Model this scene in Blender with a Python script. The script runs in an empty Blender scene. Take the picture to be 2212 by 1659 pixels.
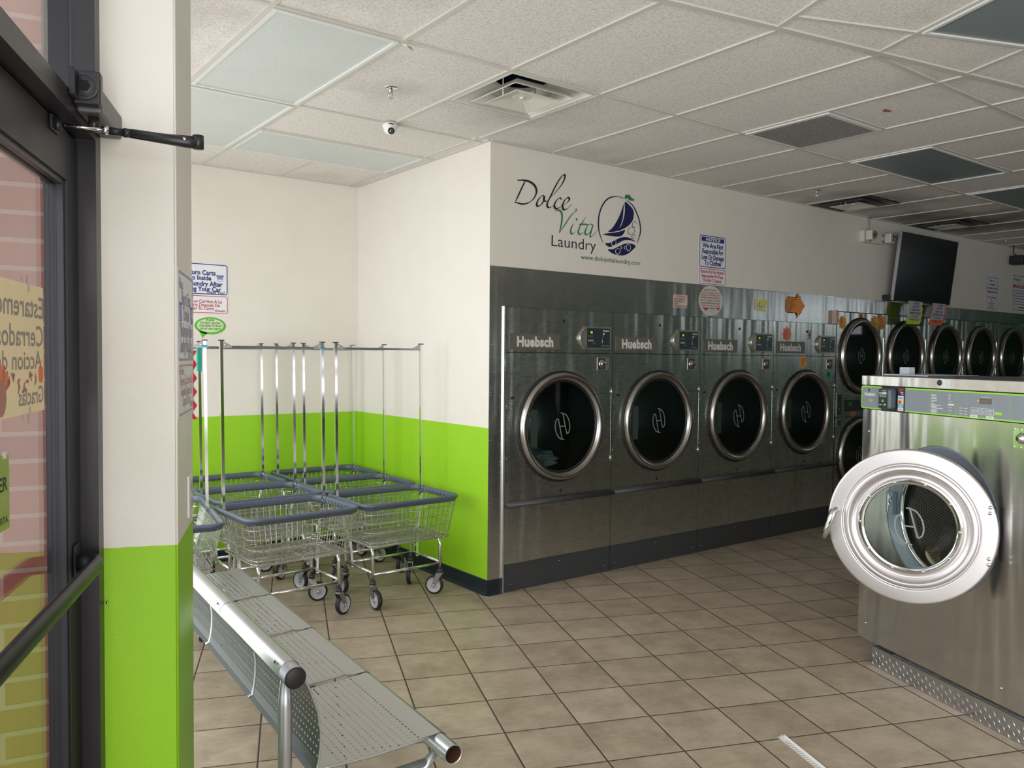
import bpy, bmesh, math, random
from mathutils import Vector, Matrix
random.seed(7)
PI = math.pi
rad = math.radians
SC = bpy.context.scene
COL = SC.collection

# ------------------------------------------------------------------ camera
F_PX, PITCH, ROLL, ANG = 1760.7, rad(1.96), rad(-0.505), rad(52.9)
CAM = Vector((-3.166, -4.445, 1.62))
fw = Vector((math.cos(ANG)*math.cos(PITCH), math.sin(ANG)*math.cos(PITCH), -math.sin(PITCH)))
rt = Vector((math.sin(ANG), -math.cos(ANG), 0.0))
up = rt.cross(fw)
rt2 = rt*math.cos(ROLL) - up*math.sin(ROLL)
up2 = up*math.cos(ROLL) + rt*math.sin(ROLL)
cd = bpy.data.cameras.new('camera')
cd.sensor_fit = 'HORIZONTAL'; cd.sensor_width = 36.0
cd.lens = F_PX/2212*36; cd.clip_start = 0.05; cd.clip_end = 200
cam = bpy.data.objects.new('camera', cd); COL.objects.link(cam)
cam.matrix_world = Matrix(((rt2.x, up2.x, -fw.x, CAM.x), (rt2.y, up2.y, -fw.y, CAM.y), (rt2.z, up2.z, -fw.z, CAM.z), (0, 0, 0, 1)))
SC.camera = cam

# the plan: dryer wall along X (y=0); the shop bends by T; f1 / f2 are the axes of the bent front part
T = rad(21.9)
f1 = Vector((math.sin(T), math.cos(T), 0)); f2 = Vector((math.cos(T), -math.sin(T), 0))
ROT_WASH = math.atan2(-f1.y, -f1.x)      # local x = -f1, local y = +f2
ROT_DOOR = math.atan2(f1.y, f1.x)        # local x = +f1, local y = -f2
def FP(a, b, z=0.0):
    p = f1*a + f2*b; return Vector((p.x, p.y, z))
CEIL = 3.05

# ------------------------------------------------------------------ world, daylight, exposure
SC.view_settings.view_transform = 'Standard'
SC.view_settings.look = 'None'
SC.view_settings.gamma = 1.0
SC.view_settings.exposure = 0.0
SC.view_settings.use_curve_mapping = False
w = bpy.data.worlds.new('world'); SC.world = w; w.use_nodes = True
bg = w.node_tree.nodes['Background']
bg.inputs[0].default_value = (0.86, 0.93, 1.0, 1); bg.inputs[1].default_value = 2.0
def area(name, loc, direction, sx, sy, power, col=(1, 1, 1), spread=180):
    l = bpy.data.lights.new(name, 'AREA'); l.shape = 'RECTANGLE'; l.size = sx; l.size_y = sy
    l.energy = power; l.color = col; l.spread = rad(spread)
    o = bpy.data.objects.new(name, l); COL.objects.link(o); o.location = loc
    o.rotation_euler = Vector(direction).to_track_quat('-Z', 'Y').to_euler()
    return o
# daylight lamps in unseen window openings; the end one is added for frontal light
area('daylight_alcove_window', (-2.6, 0.05, 1.55), (1, 0.0, -0.05), 3.3, 2.5, 58, (1.0, 0.985, 0.97))
area('daylight_front_window', FP(-6.6, -1.70, 1.5), (f2.x, f2.y, 0.55), 3.6, 2.5, 235, (0.97, 0.985, 1.0))
area('added_end_daylight', FP(-9.3, -0.1, 1.5), (f1.x, f1.y, 0.22), 2.8, 2.4, 110, (1.0, 0.985, 0.97))

# ------------------------------------------------------------------ materials
MATS = {}
def lin(c):
    if isinstance(c, str):
        c = [int(c[i:i+2], 16)/255 for i in (0, 2, 4)]
        c = [x/12.92 if x <= 0.04045 else ((x+0.055)/1.055)**2.4 for x in c]
    return (c[0], c[1], c[2], 1)
class NT:
    def __init__(s, name):
        s.m = bpy.data.materials.new(name); s.m.use_nodes = True
        s.t = s.m.node_tree; s.b = s.t.nodes['Principled BSDF']; s.out = s.t.nodes['Material Output']
    def n(s, typ, **kw):
        x = s.t.nodes.new(typ)
        for k, v in kw.items(): setattr(x, k, v)
        return x
    def l(s, a, b): s.t.links.new(a, b)
    def math(s, op, a, b=None, c=None, clamp=False):
        x = s.n('ShaderNodeMath', operation=op); x.use_clamp = clamp
        for i, v in enumerate((a, b, c)):
            if v is None: continue
            if isinstance(v, (int, float)): x.inputs[i].default_value = v
            else: s.l(v, x.inputs[i])
        return x.outputs[0]
    def obj(s): return s.n('ShaderNodeTexCoord').outputs['Object']
    def xyz(s, src):
        x = s.n('ShaderNodeSeparateXYZ'); s.l(src, x.inputs[0]); return x.outputs
    def noise(s, src, scale, detail=3, rough=0.5, stretch=None):
        if stretch:
            mp = s.n('ShaderNodeMapping'); mp.inputs['Scale'].default_value = stretch; s.l(src, mp.inputs[0]); src = mp.outputs[0]
        x = s.n('ShaderNodeTexNoise'); x.inputs['Scale'].default_value = scale; x.inputs['Detail'].default_value = detail
        x.inputs['Roughness'].default_value = rough; s.l(src, x.inputs['Vector']); return x.outputs['Fac']
    def ramp(s, fac, stops):
        x = s.n('ShaderNodeValToRGB'); e = x.color_ramp.elements
        while len(e) < len(stops): e.new(0.5)
        for i, (p, c) in enumerate(stops):
            e[i].position = p; e[i].color = lin(c)
        s.l(fac, x.inputs[0]); return x.outputs[0]
    def mix(s, fac, a, b):
        x = s.n('ShaderNodeMix', data_type='RGBA')
        for i, v in ((0, fac), (6, a), (7, b)):
            if isinstance(v, (int, float)): x.inputs[i].default_value = v
            elif isinstance(v, tuple): x.inputs[i].default_value = v
            else: s.l(v, x.inputs[i])
        return x.outputs[2]
    def bump(s, h, strength=0.2, dist=0.01):
        x = s.n('ShaderNodeBump'); x.inputs['Strength'].default_value = strength; x.inputs['Distance'].default_value = dist
        s.l(h, x.inputs['Height']); s.l(x.outputs[0], s.b.inputs['Normal'])
    def set(s, **kw):
        for k, v in kw.items():
            k = k.replace('_', ' ')
            if isinstance(v, tuple) or isinstance(v, (int, float)): s.b.inputs[k].default_value = v
            else: s.l(v, s.b.inputs[k])
def M(name, col, rough=0.5, metal=0.0, var=0.06, spec=0.5, emit=None, es=1.0, scale=8.0, bump=0.0):
    """procedural paint, plastic or metal: base colour with a faint noise in tone and gloss"""
    if name in MATS: return MATS[name]
    t = NT(name); c = lin(col); o = t.obj()
    nz = t.noise(o, scale, 4)
    d = tuple(x*(1-var) for x in c[:3])+(1,); u = tuple(min(1, x*(1+var)) for x in c[:3])+(1,)
    t.set(Base_Color=t.mix(nz, d, u), Metallic=metal)
    t.set(Roughness=t.math('ADD', t.math('MULTIPLY', nz, 0.1), max(0.02, rough-0.05)))
    t.b.inputs['Specular IOR Level'].default_value = spec
    if bump: t.bump(t.noise(o, scale*12, 3), bump, 0.004)
    if emit: t.b.inputs['Emission Color'].default_value = lin(emit); t.b.inputs['Emission Strength'].default_value = es
    MATS[name] = t.m; return t.m

def wall_paint(name='wall_paint', edge=1.135):
    t = NT(name); g = t.n('ShaderNodeNewGeometry').outputs['Position']; z = t.xyz(g)[2]
    nz = t.noise(g, 5, 4); nf = t.noise(g, 160, 2)
    wob = t.math('MULTIPLY', t.math('SUBTRACT', t.noise(g, 30, 2), 0.5), 0.004)
    k = t.math('GREATER_THAN', t.math('ADD', z, wob), edge)
    wh = t.mix(nz, (0.70, 0.665, 0.60, 1), (0.76, 0.725, 0.665, 1))
    gr = t.mix(nz, (0.265, 0.55, 0.012, 1), (0.295, 0.59, 0.015, 1))
    t.set(Base_Color=t.mix(k, gr, wh), Roughness=t.math('SUBTRACT', 0.5, t.math('MULTIPLY', nz, 0.12)))
    t.bump(t.math('ADD', nf, t.math('MULTIPLY', nz, 1.5)), 0.12, 0.003)
    return t.m
PAINT = wall_paint()

def steel(name, col=(0.42, 0.42, 0.395), rough=0.26, axis=0, wave=0.35):
    """brushed stainless sheet: fine streaks along one axis plus the slow waviness of thin sheet metal"""
    t = NT(name); o = t.obj()
    st = [(1.5, 90, 90), (90, 90, 1.5), (90, 1.5, 90)][axis]
    n1 = t.noise(o, 3.0, 4, 0.6, st); n2 = t.noise(o, 1.6, 2, 0.5, (3.0, 1.0, 0.35)); n3 = t.noise(o, 14, 3)
    c = tuple(col)+(1,); d = tuple(x*0.93 for x in col)+(1,)
    t.set(Base_Color=t.mix(n1, d, c), Metallic=1.0,
          Roughness=t.math('ADD', t.math('MULTIPLY', n1, 0.05), t.math('ADD', rough-0.06, t.math('MULTIPLY', n3, 0.04))))
    b1 = t.n('ShaderNodeBump'); b1.inputs['Strength'].default_value = wave; b1.inputs['Distance'].default_value = 0.05
    t.l(n2, b1.inputs['Height'])
    b2 = t.n('ShaderNodeBump'); b2.inputs['Strength'].default_value = 0.015; b2.inputs['Distance'].default_value = 0.002
    t.l(n1, b2.inputs['Height']); t.l(b1.outputs[0], b2.inputs['Normal']); t.l(b2.outputs[0], t.b.inputs['Normal'])
    return t.m
STEEL = steel('brushed_stainless', (0.62, 0.64, 0.60), 0.29, 0, 0.55)
STEEL_PANEL = steel('brushed_stainless_panel', (0.60, 0.61, 0.59), 0.28, 0, 0.25)
STEEL_WASH = steel('washer_stainless', (0.56, 0.55, 0.54), 0.20, 1, 0.40)
RING = steel('ring_stainless', (0.55, 0.53, 0.50), 0.24, 1, 0.1)
CHROME = M('chrome', (0.72, 0.72, 0.72), 0.10, 1.0, 0.03)
WIRE = M('wire_chrome', (0.62, 0.62, 0.60), 0.20, 1.0, 0.05)
SATIN = M('satin_door_metal', (0.66, 0.63, 0.63), 0.42, 1.0, 0.05, scale=3)
SILVER = M('silver_bench_paint', (0.50, 0.52, 0.53), 0.30, 0.75, 0.05)
BLACK = M('black_rubber', (0.012, 0.012, 0.014), 0.5)
DKPLAST = M('dark_plastic', (0.03, 0.035, 0.038), 0.45)
DKGREY = M('charcoal_kick_paint', (0.055, 0.057, 0.062), 0.45, 0.2)
HOLE = M('dark_cavity', (0.006, 0.006, 0.007), 0.9)
NAVY = M('navy_cove_base', (0.008, 0.016, 0.026), 0.35)
BRONZE = M('dark_bronze_anodised', (0.034, 0.031, 0.035), 0.35, 0.4, 0.1)
BRONZE2 = M('dark_bronze_frame', (0.018, 0.018, 0.022), 0.4, 0.4, 0.1)
GASK = M('dark_glazing_gasket', (0.01, 0.014, 0.02), 0.4)
BUMP = M('blue_grey_bumper', (0.085, 0.105, 0.15), 0.38, 0.0, 0.08)
WHITEP = M('white_plastic', (0.72, 0.72, 0.70), 0.4)
OFFW = M('off_white_metal', (0.62, 0.61, 0.55), 0.4)
GREYPL = M('grey_plastic', (0.33, 0.34, 0.35), 0.45)
PAPERW = M('white_sign_face', (0.72, 0.73, 0.76), 0.45)
BLUEI = M('navy_ink', (0.02, 0.028, 0.19), 0.5)
REDI = M('red_ink', (0.46, 0.03, 0.06), 0.5)
BLKI = M('black_ink', (0.02, 0.02, 0.022), 0.6)

def glass(name, tint=(1, 1, 1), trans=0.9, rough=0.02, ior=1.5):
    t = NT(name); tr = t.n('ShaderNodeBsdfTransparent'); tr.inputs[0].default_value = tuple(x*trans for x in tint)+(1,)
    gl = t.n('ShaderNodeBsdfGlossy'); gl.inputs['Roughness'].default_value = rough; gl.inputs[0].default_value = (0.9, 0.9, 0.9, 1)
    fc = t.n('ShaderNodeLayerWeight').outputs['Facing']; f0 = ((ior-1)/(ior+1))**2; p2_ = t.math('MULTIPLY', fc, fc)
    sch = t.math('ADD', f0, t.math('MULTIPLY', t.math('MULTIPLY', t.math('MULTIPLY', p2_, p2_), fc), 1-f0))
    nz = t.noise(t.obj(), 3, 2); mx = t.n('ShaderNodeMixShader')
    t.l(t.math('ADD', t.math('MULTIPLY', nz, 0.01), sch), mx.inputs[0]); t.l(tr.outputs[0], mx.inputs[1]); t.l(gl.outputs[0], mx.inputs[2])
    t.l(mx.outputs[0], t.out.inputs[0]); return t.m
GLASS = glass('clear_glass')
DKGLASS = glass('smoked_dryer_glass', (0.62, 0.72, 0.68), 0.62, 0.04, 1.52)
WGLASS = glass('washer_bowl_glass', (0.93, 1, 0.97), 0.93, 0.02, 1.45)
BOWL = glass('washer_bowl_curve', (0.96, 1, 0.98), 0.95, 0.08, 1.12)

def dots(name, metal_col, pitch_u, pitch_v, hw, hh, u=0, v=1, rough=0.3, metal=1.0, see=True, angular=False, r0=0.3, bounds=None, stag=True, dark=(0.004, 0.004, 0.004)):
    """perforated sheet: rows of holes (see=True lets you look through them)"""
    t = NT(name); c = t.xyz(t.obj())
    if angular:
        U = t.math('MULTIPLY', t.math('ARCTAN2', c[0], c[2]), r0); V = c[1]
    else: U = c[u]; V = c[v]
    a = t.math('DIVIDE', U, pitch_u); b = t.math('DIVIDE', V, pitch_v)
    if stag: a = t.math('ADD', a, t.math('MULTIPLY', t.math('MODULO', t.math('ADD', t.math('FLOOR', b), 1000), 2), 0.5))
    fa = t.math('MULTIPLY', t.math('SUBTRACT', t.math('FRACT', t.math('ADD', a, 1000)), 0.5), pitch_u)
    fb = t.math('MULTIPLY', t.math('SUBTRACT', t.math('FRACT', t.math('ADD', b, 1000)), 0.5), pitch_v)
    ex = t.math('MAXIMUM', t.math('SUBTRACT', t.math('ABSOLUTE', fa), hw-hh), 0.0)
    d = t.math('SQRT', t.math('ADD', t.math('MULTIPLY', ex, ex), t.math('MULTIPLY', fb, fb)))
    k = t.math('LESS_THAN', d, hh)
    if bounds:
        for ax, lo, hi in bounds:
            k = t.math('MULTIPLY', k, t.math('MULTIPLY', t.math('GREATER_THAN', c[ax], lo), t.math('LESS_THAN', c[ax], hi)))
    nz = t.noise(t.obj(), 6, 3)
    cc = tuple(metal_col)+(1,); dd = tuple(x*0.9 for x in metal_col)+(1,)
    t.set(Metallic=metal, Roughness=t.math('ADD', rough, t.math('MULTIPLY', nz, 0.08)))
    if see:
        t.set(Base_Color=t.mix(nz, dd, cc))
        tr = t.n('ShaderNodeBsdfTransparent'); mx = t.n('ShaderNodeMixShader')
        t.l(k, mx.inputs[0]); t.l(t.b.outputs[0], mx.inputs[1]); t.l(tr.outputs[0], mx.inputs[2]); t.l(mx.outputs[0], t.out.inputs[0])
    else:
        t.set(Base_Color=t.mix(k, t.mix(nz, dd, cc), tuple(dark)+(1,)))
    return t.m

# ------------------------------------------------------------------ mesh helpers
class MB:
    """collects shapes (each with a material) and links them as ONE mesh object"""
    def __init__(s): s.v = []; s.f = []; s.fm = []; s.sm = []; s.mats = []
    def mi(s, m):
        if m not in s.mats: s.mats.append(m)
        return s.mats.index(m)
    def add(s, vs, fs, m, smooth=False, mtx=None):
        b = len(s.v); i = s.mi(m)
        s.v += [tuple(mtx @ Vector(p)) if mtx else tuple(p) for p in vs]
        for f in fs: s.f.append([b+k for k in f]); s.fm.append(i); s.sm.append(smooth)
        return s
    def box(s, x0, x1, y0, y1, z0, z1, m, bev=0.0, mtx=None):
        if bev <= 0:
            vs = [(x, y, z) for z in (z0, z1) for y in (y0, y1) for x in (x0, x1)]
            return s.add(vs, [(0, 2, 3, 1), (4, 5, 7, 6), (0, 1, 5, 4), (2, 6, 7, 3), (0, 4, 6, 2), (1, 3, 7, 5)], m, False, mtx)
        bm = bmesh.new(); bmesh.ops.create_cube(bm, size=1)
        for q in bm.verts: q.co = Vector(((x0+x1)/2+q.co.x*(x1-x0), (y0+y1)/2+q.co.y*(y1-y0), (z0+z1)/2+q.co.z*(z1-z0)))
        bmesh.ops.bevel(bm, geom=list(bm.edges), offset=bev, segments=2, profile=0.5, affect='EDGES')
        return s.bm(bm, m, False, mtx)
    def bm(s, bm, m, smooth=False, mtx=None):
        bm.verts.index_update(); vs = [q.co.copy() for q in bm.verts]; fs = [[q.index for q in f.verts] for f in bm.faces]
        bm.free(); return s.add(vs, fs, m, smooth, mtx)
    def tube(s, pts, r, m, n=8, closed=False, cap=True, rv=None, mtx=None, smooth=True):
        pts = [Vector(p) for p in pts]; N = len(pts); vs = []; fs = []
        prev = None
        for i, p in enumerate(pts):
            if closed: d = pts[(i+1) % N]-pts[i-1]
            else: d = pts[min(i+1, N-1)]-pts[max(i-1, 0)]
            d.normalize()
            if prev is None:
                a = Vector((0, 0, 1)) if abs(d.z) < 0.9 else Vector((1, 0, 0))
                x = d.cross(a).normalized()
            else:
                x = prev-d*prev.dot(d); x.normalize()
            prev = x; y = d.cross(x)
            ra = r[i] if isinstance(r, (list, tuple)) else r
            rb = ra if rv is None else rv
            for k in range(n):
                t = 2*PI*(k+0.5)/n; vs.append(p+x*(ra*math.cos(t))+y*(rb*math.sin(t)))
        for i in range(N if closed else N-1):
            j = (i+1) % N
            for k in range(n): fs.append((i*n+k, i*n+(k+1) % n, j*n+(k+1) % n, j*n+k))
        if cap and not closed: fs.append(tuple(range(n-1, -1, -1))); fs.append(tuple((N-1)*n+k for k in range(n)))
        return s.add(vs, fs, m, smooth and n > 4, mtx)
    def cyl(s, p0, p1, r, m, n=24, r1=None, smooth=True, mtx=None):
        return s.tube([p0, p1], [r, r if r1 is None else r1], m, n, smooth=smooth, mtx=mtx)
    def lathe(s, prof, m, axis='y', n=48, c=(0, 0, 0), closed=False, mtx=None, a0=0.0, a1=2*PI, smooth=True):
        """prof = [(radius, along)]; spun about the y (or z) axis through c"""
        vs = []; fs = []; full = abs(a1-a0-2*PI) < 1e-6; nn = n if full else n+1; P = len(prof)
        for k in range(nn):
            t = a0+(a1-a0)*k/n
            for r, h in prof:
                if axis == 'y': vs.append((c[0]+r*math.sin(t), c[1]+h, c[2]+r*math.cos(t)))
                elif axis == 'z': vs.append((c[0]+r*math.cos(t), c[1]+r*math.sin(t), c[2]+h))
                else: vs.append((c[0]+h, c[1]+r*math.cos(t), c[2]+r*math.sin(t)))
        for k in range(n if full else n):
            k2 = (k+1) % nn
            if not full and k+1 > n: break
            for i in range(P if closed else P-1):
                j = (i+1) % P; fs.append((k*P+i, k*P+j, k2*P+j, k2*P+i))
        return s.add(vs, fs, m, smooth, mtx)
    def poly(s, pts, y, m, th=0.0006, mtx=None):
        """flat outline in local x,z standing th proud of the plane at y"""
        n = len(pts); a = sum(pts[i][0]*pts[(i+1) % n][1]-pts[(i+1) % n][0]*pts[i][1] for i in range(n))
        if a < 0: pts = pts[::-1]
        vs = [(x, y, z) for x, z in pts]+[(x, y+th, z) for x, z in pts]
        fs = [tuple(range(n)), tuple(range(2*n-1, n-1, -1))]+[(i, i+n, (i+1) % n+n, (i+1) % n) for i in range(n)]
        return s.add(vs, fs, m, False, mtx)
    def rrect(s, x0, x1, z0, z1, r, y, m, th=0.001, mtx=None, seg=5):
        return s.poly(rr(x0, x1, z0, z1, r, seg), y, m, th, mtx)
    def frame(s, x0, x1, z0, z1, r, w_, y, m, th=0.0008, seg=5):
        a = rr(x0, x1, z0, z1, r, seg); b = rr(x0+w_, x1-w_, z0+w_, z1-w_, max(0.0005, r-w_), seg); n = len(a)
        vs = [(x, y, z) for x, z in a]+[(x, y, z) for x, z in b]+[(x, y+th, z) for x, z in a]+[(x, y+th, z) for x, z in b]
        fs = []
        for i in range(n):
            j = (i+1) % n; fs += [(i, j, n+j, n+i), (i, 2*n+i, 2*n+j, j)]
        return s.add(vs, fs, m)
    def text(s, txt, x, z, size, m, y=-0.0012, align='LEFT', bold=0.0, sx=1.0, shear=0.0, mirror=False, rot=0.0, mtx=None, sp=1.0):
        vs, fs, wd = glyphs(txt, bold, shear, sp)
        off = {'LEFT': 0, 'CENTER': -wd/2, 'RIGHT': -wd}[align]; cr, sr = math.cos(rot), math.sin(rot)
        out = []
        for a, b in vs:
            px = (a+off)*size*sx*(-1 if mirror else 1); pz = b*size
            out.append((x+px*cr-pz*sr, y, z+px*sr+pz*cr))
        if mirror: fs = [f[::-1] for f in fs]
        return s.add(out, fs, m, False, mtx)
    def build(s, name, parent=None, loc=None, rotz=0.0, bevel=0.0, mat=None):
        me = bpy.data.meshes.new(name); me.from_pydata(s.v, [], s.f)
        for m in s.mats: me.materials.append(m)
        for p, i, sm in zip(me.polygons, s.fm, s.sm): p.material_index = i; p.use_smooth = sm
        me.update()
        o = bpy.data.objects.new(name, me); COL.objects.link(o)
        if parent: o.parent = parent
        if loc is not None: o.location = loc
        if rotz: o.rotation_euler = (0, 0, rotz)
        if bevel:
            b = o.modifiers.new('bevel', 'BEVEL'); b.width = bevel; b.segments = 2; b.limit_method = 'ANGLE'
        return o
def rr(x0, x1, z0, z1, r, seg=5):
    out = []
    for cx, cz, a in ((x1-r, z0+r, -PI/2), (x1-r, z1-r, 0), (x0+r, z1-r, PI/2), (x0+r, z0+r, PI)):
        for k in range(seg+1): t = a+PI/2*k/seg; out.append((cx+r*math.cos(t), cz+r*math.sin(t)))
    return out
_G = {}
def glyphs(txt, bold, shear, sp):
    key = (txt, bold, shear, sp)
    if key in _G: return _G[key]
    c = bpy.data.curves.new('t', 'FONT'); c.body = txt; c.size = 1.0; c.offset = bold; c.shear = shear; c.space_character = sp
    c.resolution_u = 3
    o = bpy.data.objects.new('t', c); COL.objects.link(o)
    dg = bpy.context.evaluated_depsgraph_get(); me = bpy.data.meshes.new_from_object(o.evaluated_get(dg))
    vs = [(v.co.x, v.co.y) for v in me.vertices]; fs = [tuple(p.vertices) for p in me.polygons]
    fs = [f if ((vs[f[1]][0]-vs[f[0]][0])*(vs[f[2]][1]-vs[f[0]][1])-(vs[f[2]][0]-vs[f[0]][0])*(vs[f[1]][1]-vs[f[0]][1])) > 0 else f[::-1] for f in fs]
    bpy.data.objects.remove(o); bpy.data.curves.remove(c); bpy.data.meshes.remove(me)
    mn = min([v[0] for v in vs] or [0]); mx = max([v[0] for v in vs] or [0])
    vs = [(a-mn, b) for a, b in vs]
    _G[key] = (vs, fs, mx-mn); return _G[key]
def smooth_path(pts, k=8, closed=False):
    P = [Vector(p) for p in pts]; out = []; n = len(P)
    for i in range(n if closed else n-1):
        p0 = P[i-1] if (i > 0 or closed) else P[0]; p1 = P[i]; p2 = P[(i+1) % n]; p3 = P[(i+2) % n] if (closed or i+2 < n) else P[-1]
        for j in range(k):
            t = j/k; out.append(0.5*((2*p1)+(p2-p0)*t+(2*p0-5*p1+4*p2-p3)*t*t+(3*p1-p0-3*p2+p3)*t**3))
    if not closed: out.append(P[-1])
    return out
def fillet(pts, r, seg=6):
    P = [Vector(p) for p in pts]; out = [P[0]]
    for i in range(1, len(P)-1):
        a = (P[i-1]-P[i]); b = (P[i+1]-P[i]); rr_ = min(r, a.length*0.49, b.length*0.49); a.normalize(); b.normalize()
        q0 = P[i]+a*rr_; q1 = P[i]+b*rr_
        for k in range(seg+1):
            t = k/seg; out.append(q0*(1-t)**2+P[i]*2*t*(1-t)+q1*t*t)
    out.append(P[-1]); return out
def thing(name, label, cat, loc=(0, 0, 0), rotz=0.0, group=None):
    o = bpy.data.objects.new(name, None); o.empty_display_size = 0.1; COL.objects.link(o)
    o.location = loc; o.rotation_euler = (0, 0, rotz); return tag(o, label, cat, group)
def tag(o, label, cat, group=None):
    o['label'] = label; o['category'] = cat
    if group: o['group'] = group
    return o
def struct(o): o['kind'] = 'structure'; return o
def dup(root, loc, rotz=None, label=None, group=None):
    def rec(o, par):
        c = o.copy(); COL.objects.link(c); c.parent = par
        for ch in o.children: rec(ch, c)
        return c
    r = rec(root, None); r.location = loc
    if rotz is not None: r.rotation_euler = (0, 0, rotz)
    if label: r['label'] = label
    if group: r['group'] = group
    return r
NIB = [0]
def nib_stroke(mb, pts, m, y, wmin, wmax, nib=rad(30), k=7):
    """flat calligraphic stroke lying on the wall plane (local x,z)"""
    P = smooth_path([(a, b, 0) for a, b in pts], k); n = len(P); vs = []; fs = []
    for i, p in enumerate(P):
        d = P[min(i+1, n-1)]-P[max(i-1, 0)]; d.normalize()
        wd = wmin+(wmax-wmin)*abs(math.sin(math.atan2(d.y, d.x)-nib))
        e = min(1.0, 0.35+3.0*min(i, n-1-i)/n); q = Vector((-d.y, d.x, 0))*(wd*e/2)
        yy_ = y-0.0006*i/n-NIB[0]*0.0001; vs += [(p.x+q.x, yy_, p.y+q.y), (p.x-q.x, yy_, p.y-q.y)]
    NIB[0] = (NIB[0]+1) % 6
    for i in range(n-1): fs.append((2*i, 2*i+1, 2*i+3, 2*i+2))
    return mb.add(vs, fs, m)
# ================================================================== the shell
def floor_mat():
    t = NT('floor_tile'); g = t.n('ShaderNodeNewGeometry').outputs['Position']
    mp = t.n('ShaderNodeMapping'); mp.inputs['Rotation'].default_value = (0, 0, T); t.l(g, mp.inputs[0])
    # after turning by T the axes are f2 (x) and f1 (y)
    c = t.xyz(mp.outputs[0]); p = 0.3385
    u = t.math('DIVIDE', t.math('SUBTRACT', c[0], 1.64-40*p), p); v = t.math('DIVIDE', t.math('SUBTRACT', c[1], -1.965-0.003-40*p), p)
    fu = t.math('ABSOLUTE', t.math('SUBTRACT', t.math('FRACT', u), 0.5)); fv = t.math('ABSOLUTE', t.math('SUBTRACT', t.math('FRACT', v), 0.5))
    wob = t.math('MULTIPLY', t.noise(g, 60, 2), 0.002)
    e = t.math('ADD', t.math('MAXIMUM', fu, fv), wob); grout = t.math('GREATER_THAN', e, 0.4905)
    cell = t.n('ShaderNodeCombineXYZ'); t.l(t.math('FLOOR', u), cell.inputs[0]); t.l(t.math('FLOOR', v), cell.inputs[1])
    wn = t.n('ShaderNodeTexWhiteNoise', noise_dimensions='3D'); t.l(cell.outputs[0], wn.inputs['Vector'])
    off = t.n('ShaderNodeVectorMath', operation='MULTIPLY_ADD'); t.l(wn.outputs['Color'], off.inputs[0]); off.inputs[1].default_value = (9, 9, 9); t.l(mp.outputs[0], off.inputs[2])
    n1 = t.noise(off.outputs[0], 5.5, 6, 0.62); n2 = t.noise(off.outputs[0], 22, 5, 0.6, (1, 2.2, 1)); n3 = t.noise(off.outputs[0], 120, 2)
    k = t.math('ADD', t.math('MULTIPLY', n1, 0.62), t.math('ADD', t.math('MULTIPLY', n2, 0.3), t.math('MULTIPLY', wn.outputs['Value'], 0.10)))
    col = t.ramp(k, [(0.30, (0.25, 0.195, 0.130)), (0.47, (0.36, 0.29, 0.205)), (0.60, (0.455, 0.375, 0.275)), (0.75, (0.54, 0.455, 0.35))])
    dirt = t.noise(g, 1.3, 4, 0.65)
    t.set(Base_Color=t.mix(grout, t.mix(t.math('MULTIPLY', dirt, 0.30), col, (0.27, 0.235, 0.19, 1)), (0.048, 0.033, 0.024, 1)))
    t.set(Roughness=t.math('ADD', t.math('MULTIPLY', grout, 0.35), t.math('ADD', 0.33, t.math('MULTIPLY', n2, 0.16))))
    edge = t.n('ShaderNodeMapRange'); edge.inputs['From Min'].default_value = 0.477; edge.inputs['From Max'].default_value = 0.494
    edge.inputs['To Min'].default_value = 1.0; edge.inputs['To Max'].default_value = 0.0; t.l(e, edge.inputs['Value'])
    t.bump(t.math('ADD', edge.outputs[0], t.math('MULTIPLY', n2, 0.18)), 0.35, 0.004)
    return t.m
mb = MB(); fm = floor_mat()
mb.add([(-9.5, -14.5, 0), (15, -14.5, 0), (15, 3, 0), (-9.5, 3, 0), (-9.5, -14.5, -0.1), (15, -14.5, -0.1), (15, 3, -0.1), (-9.5, 3, -0.1)],
       [(0, 1, 2, 3), (7, 6, 5, 4), (0, 4, 5, 1), (1, 5, 6, 2), (2, 6, 7, 3), (3, 7, 4, 0)], fm)
# the sales floor stops at the storefront; outside is a concrete walk (one slab, same level)
struct(mb.build('floor'))

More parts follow.
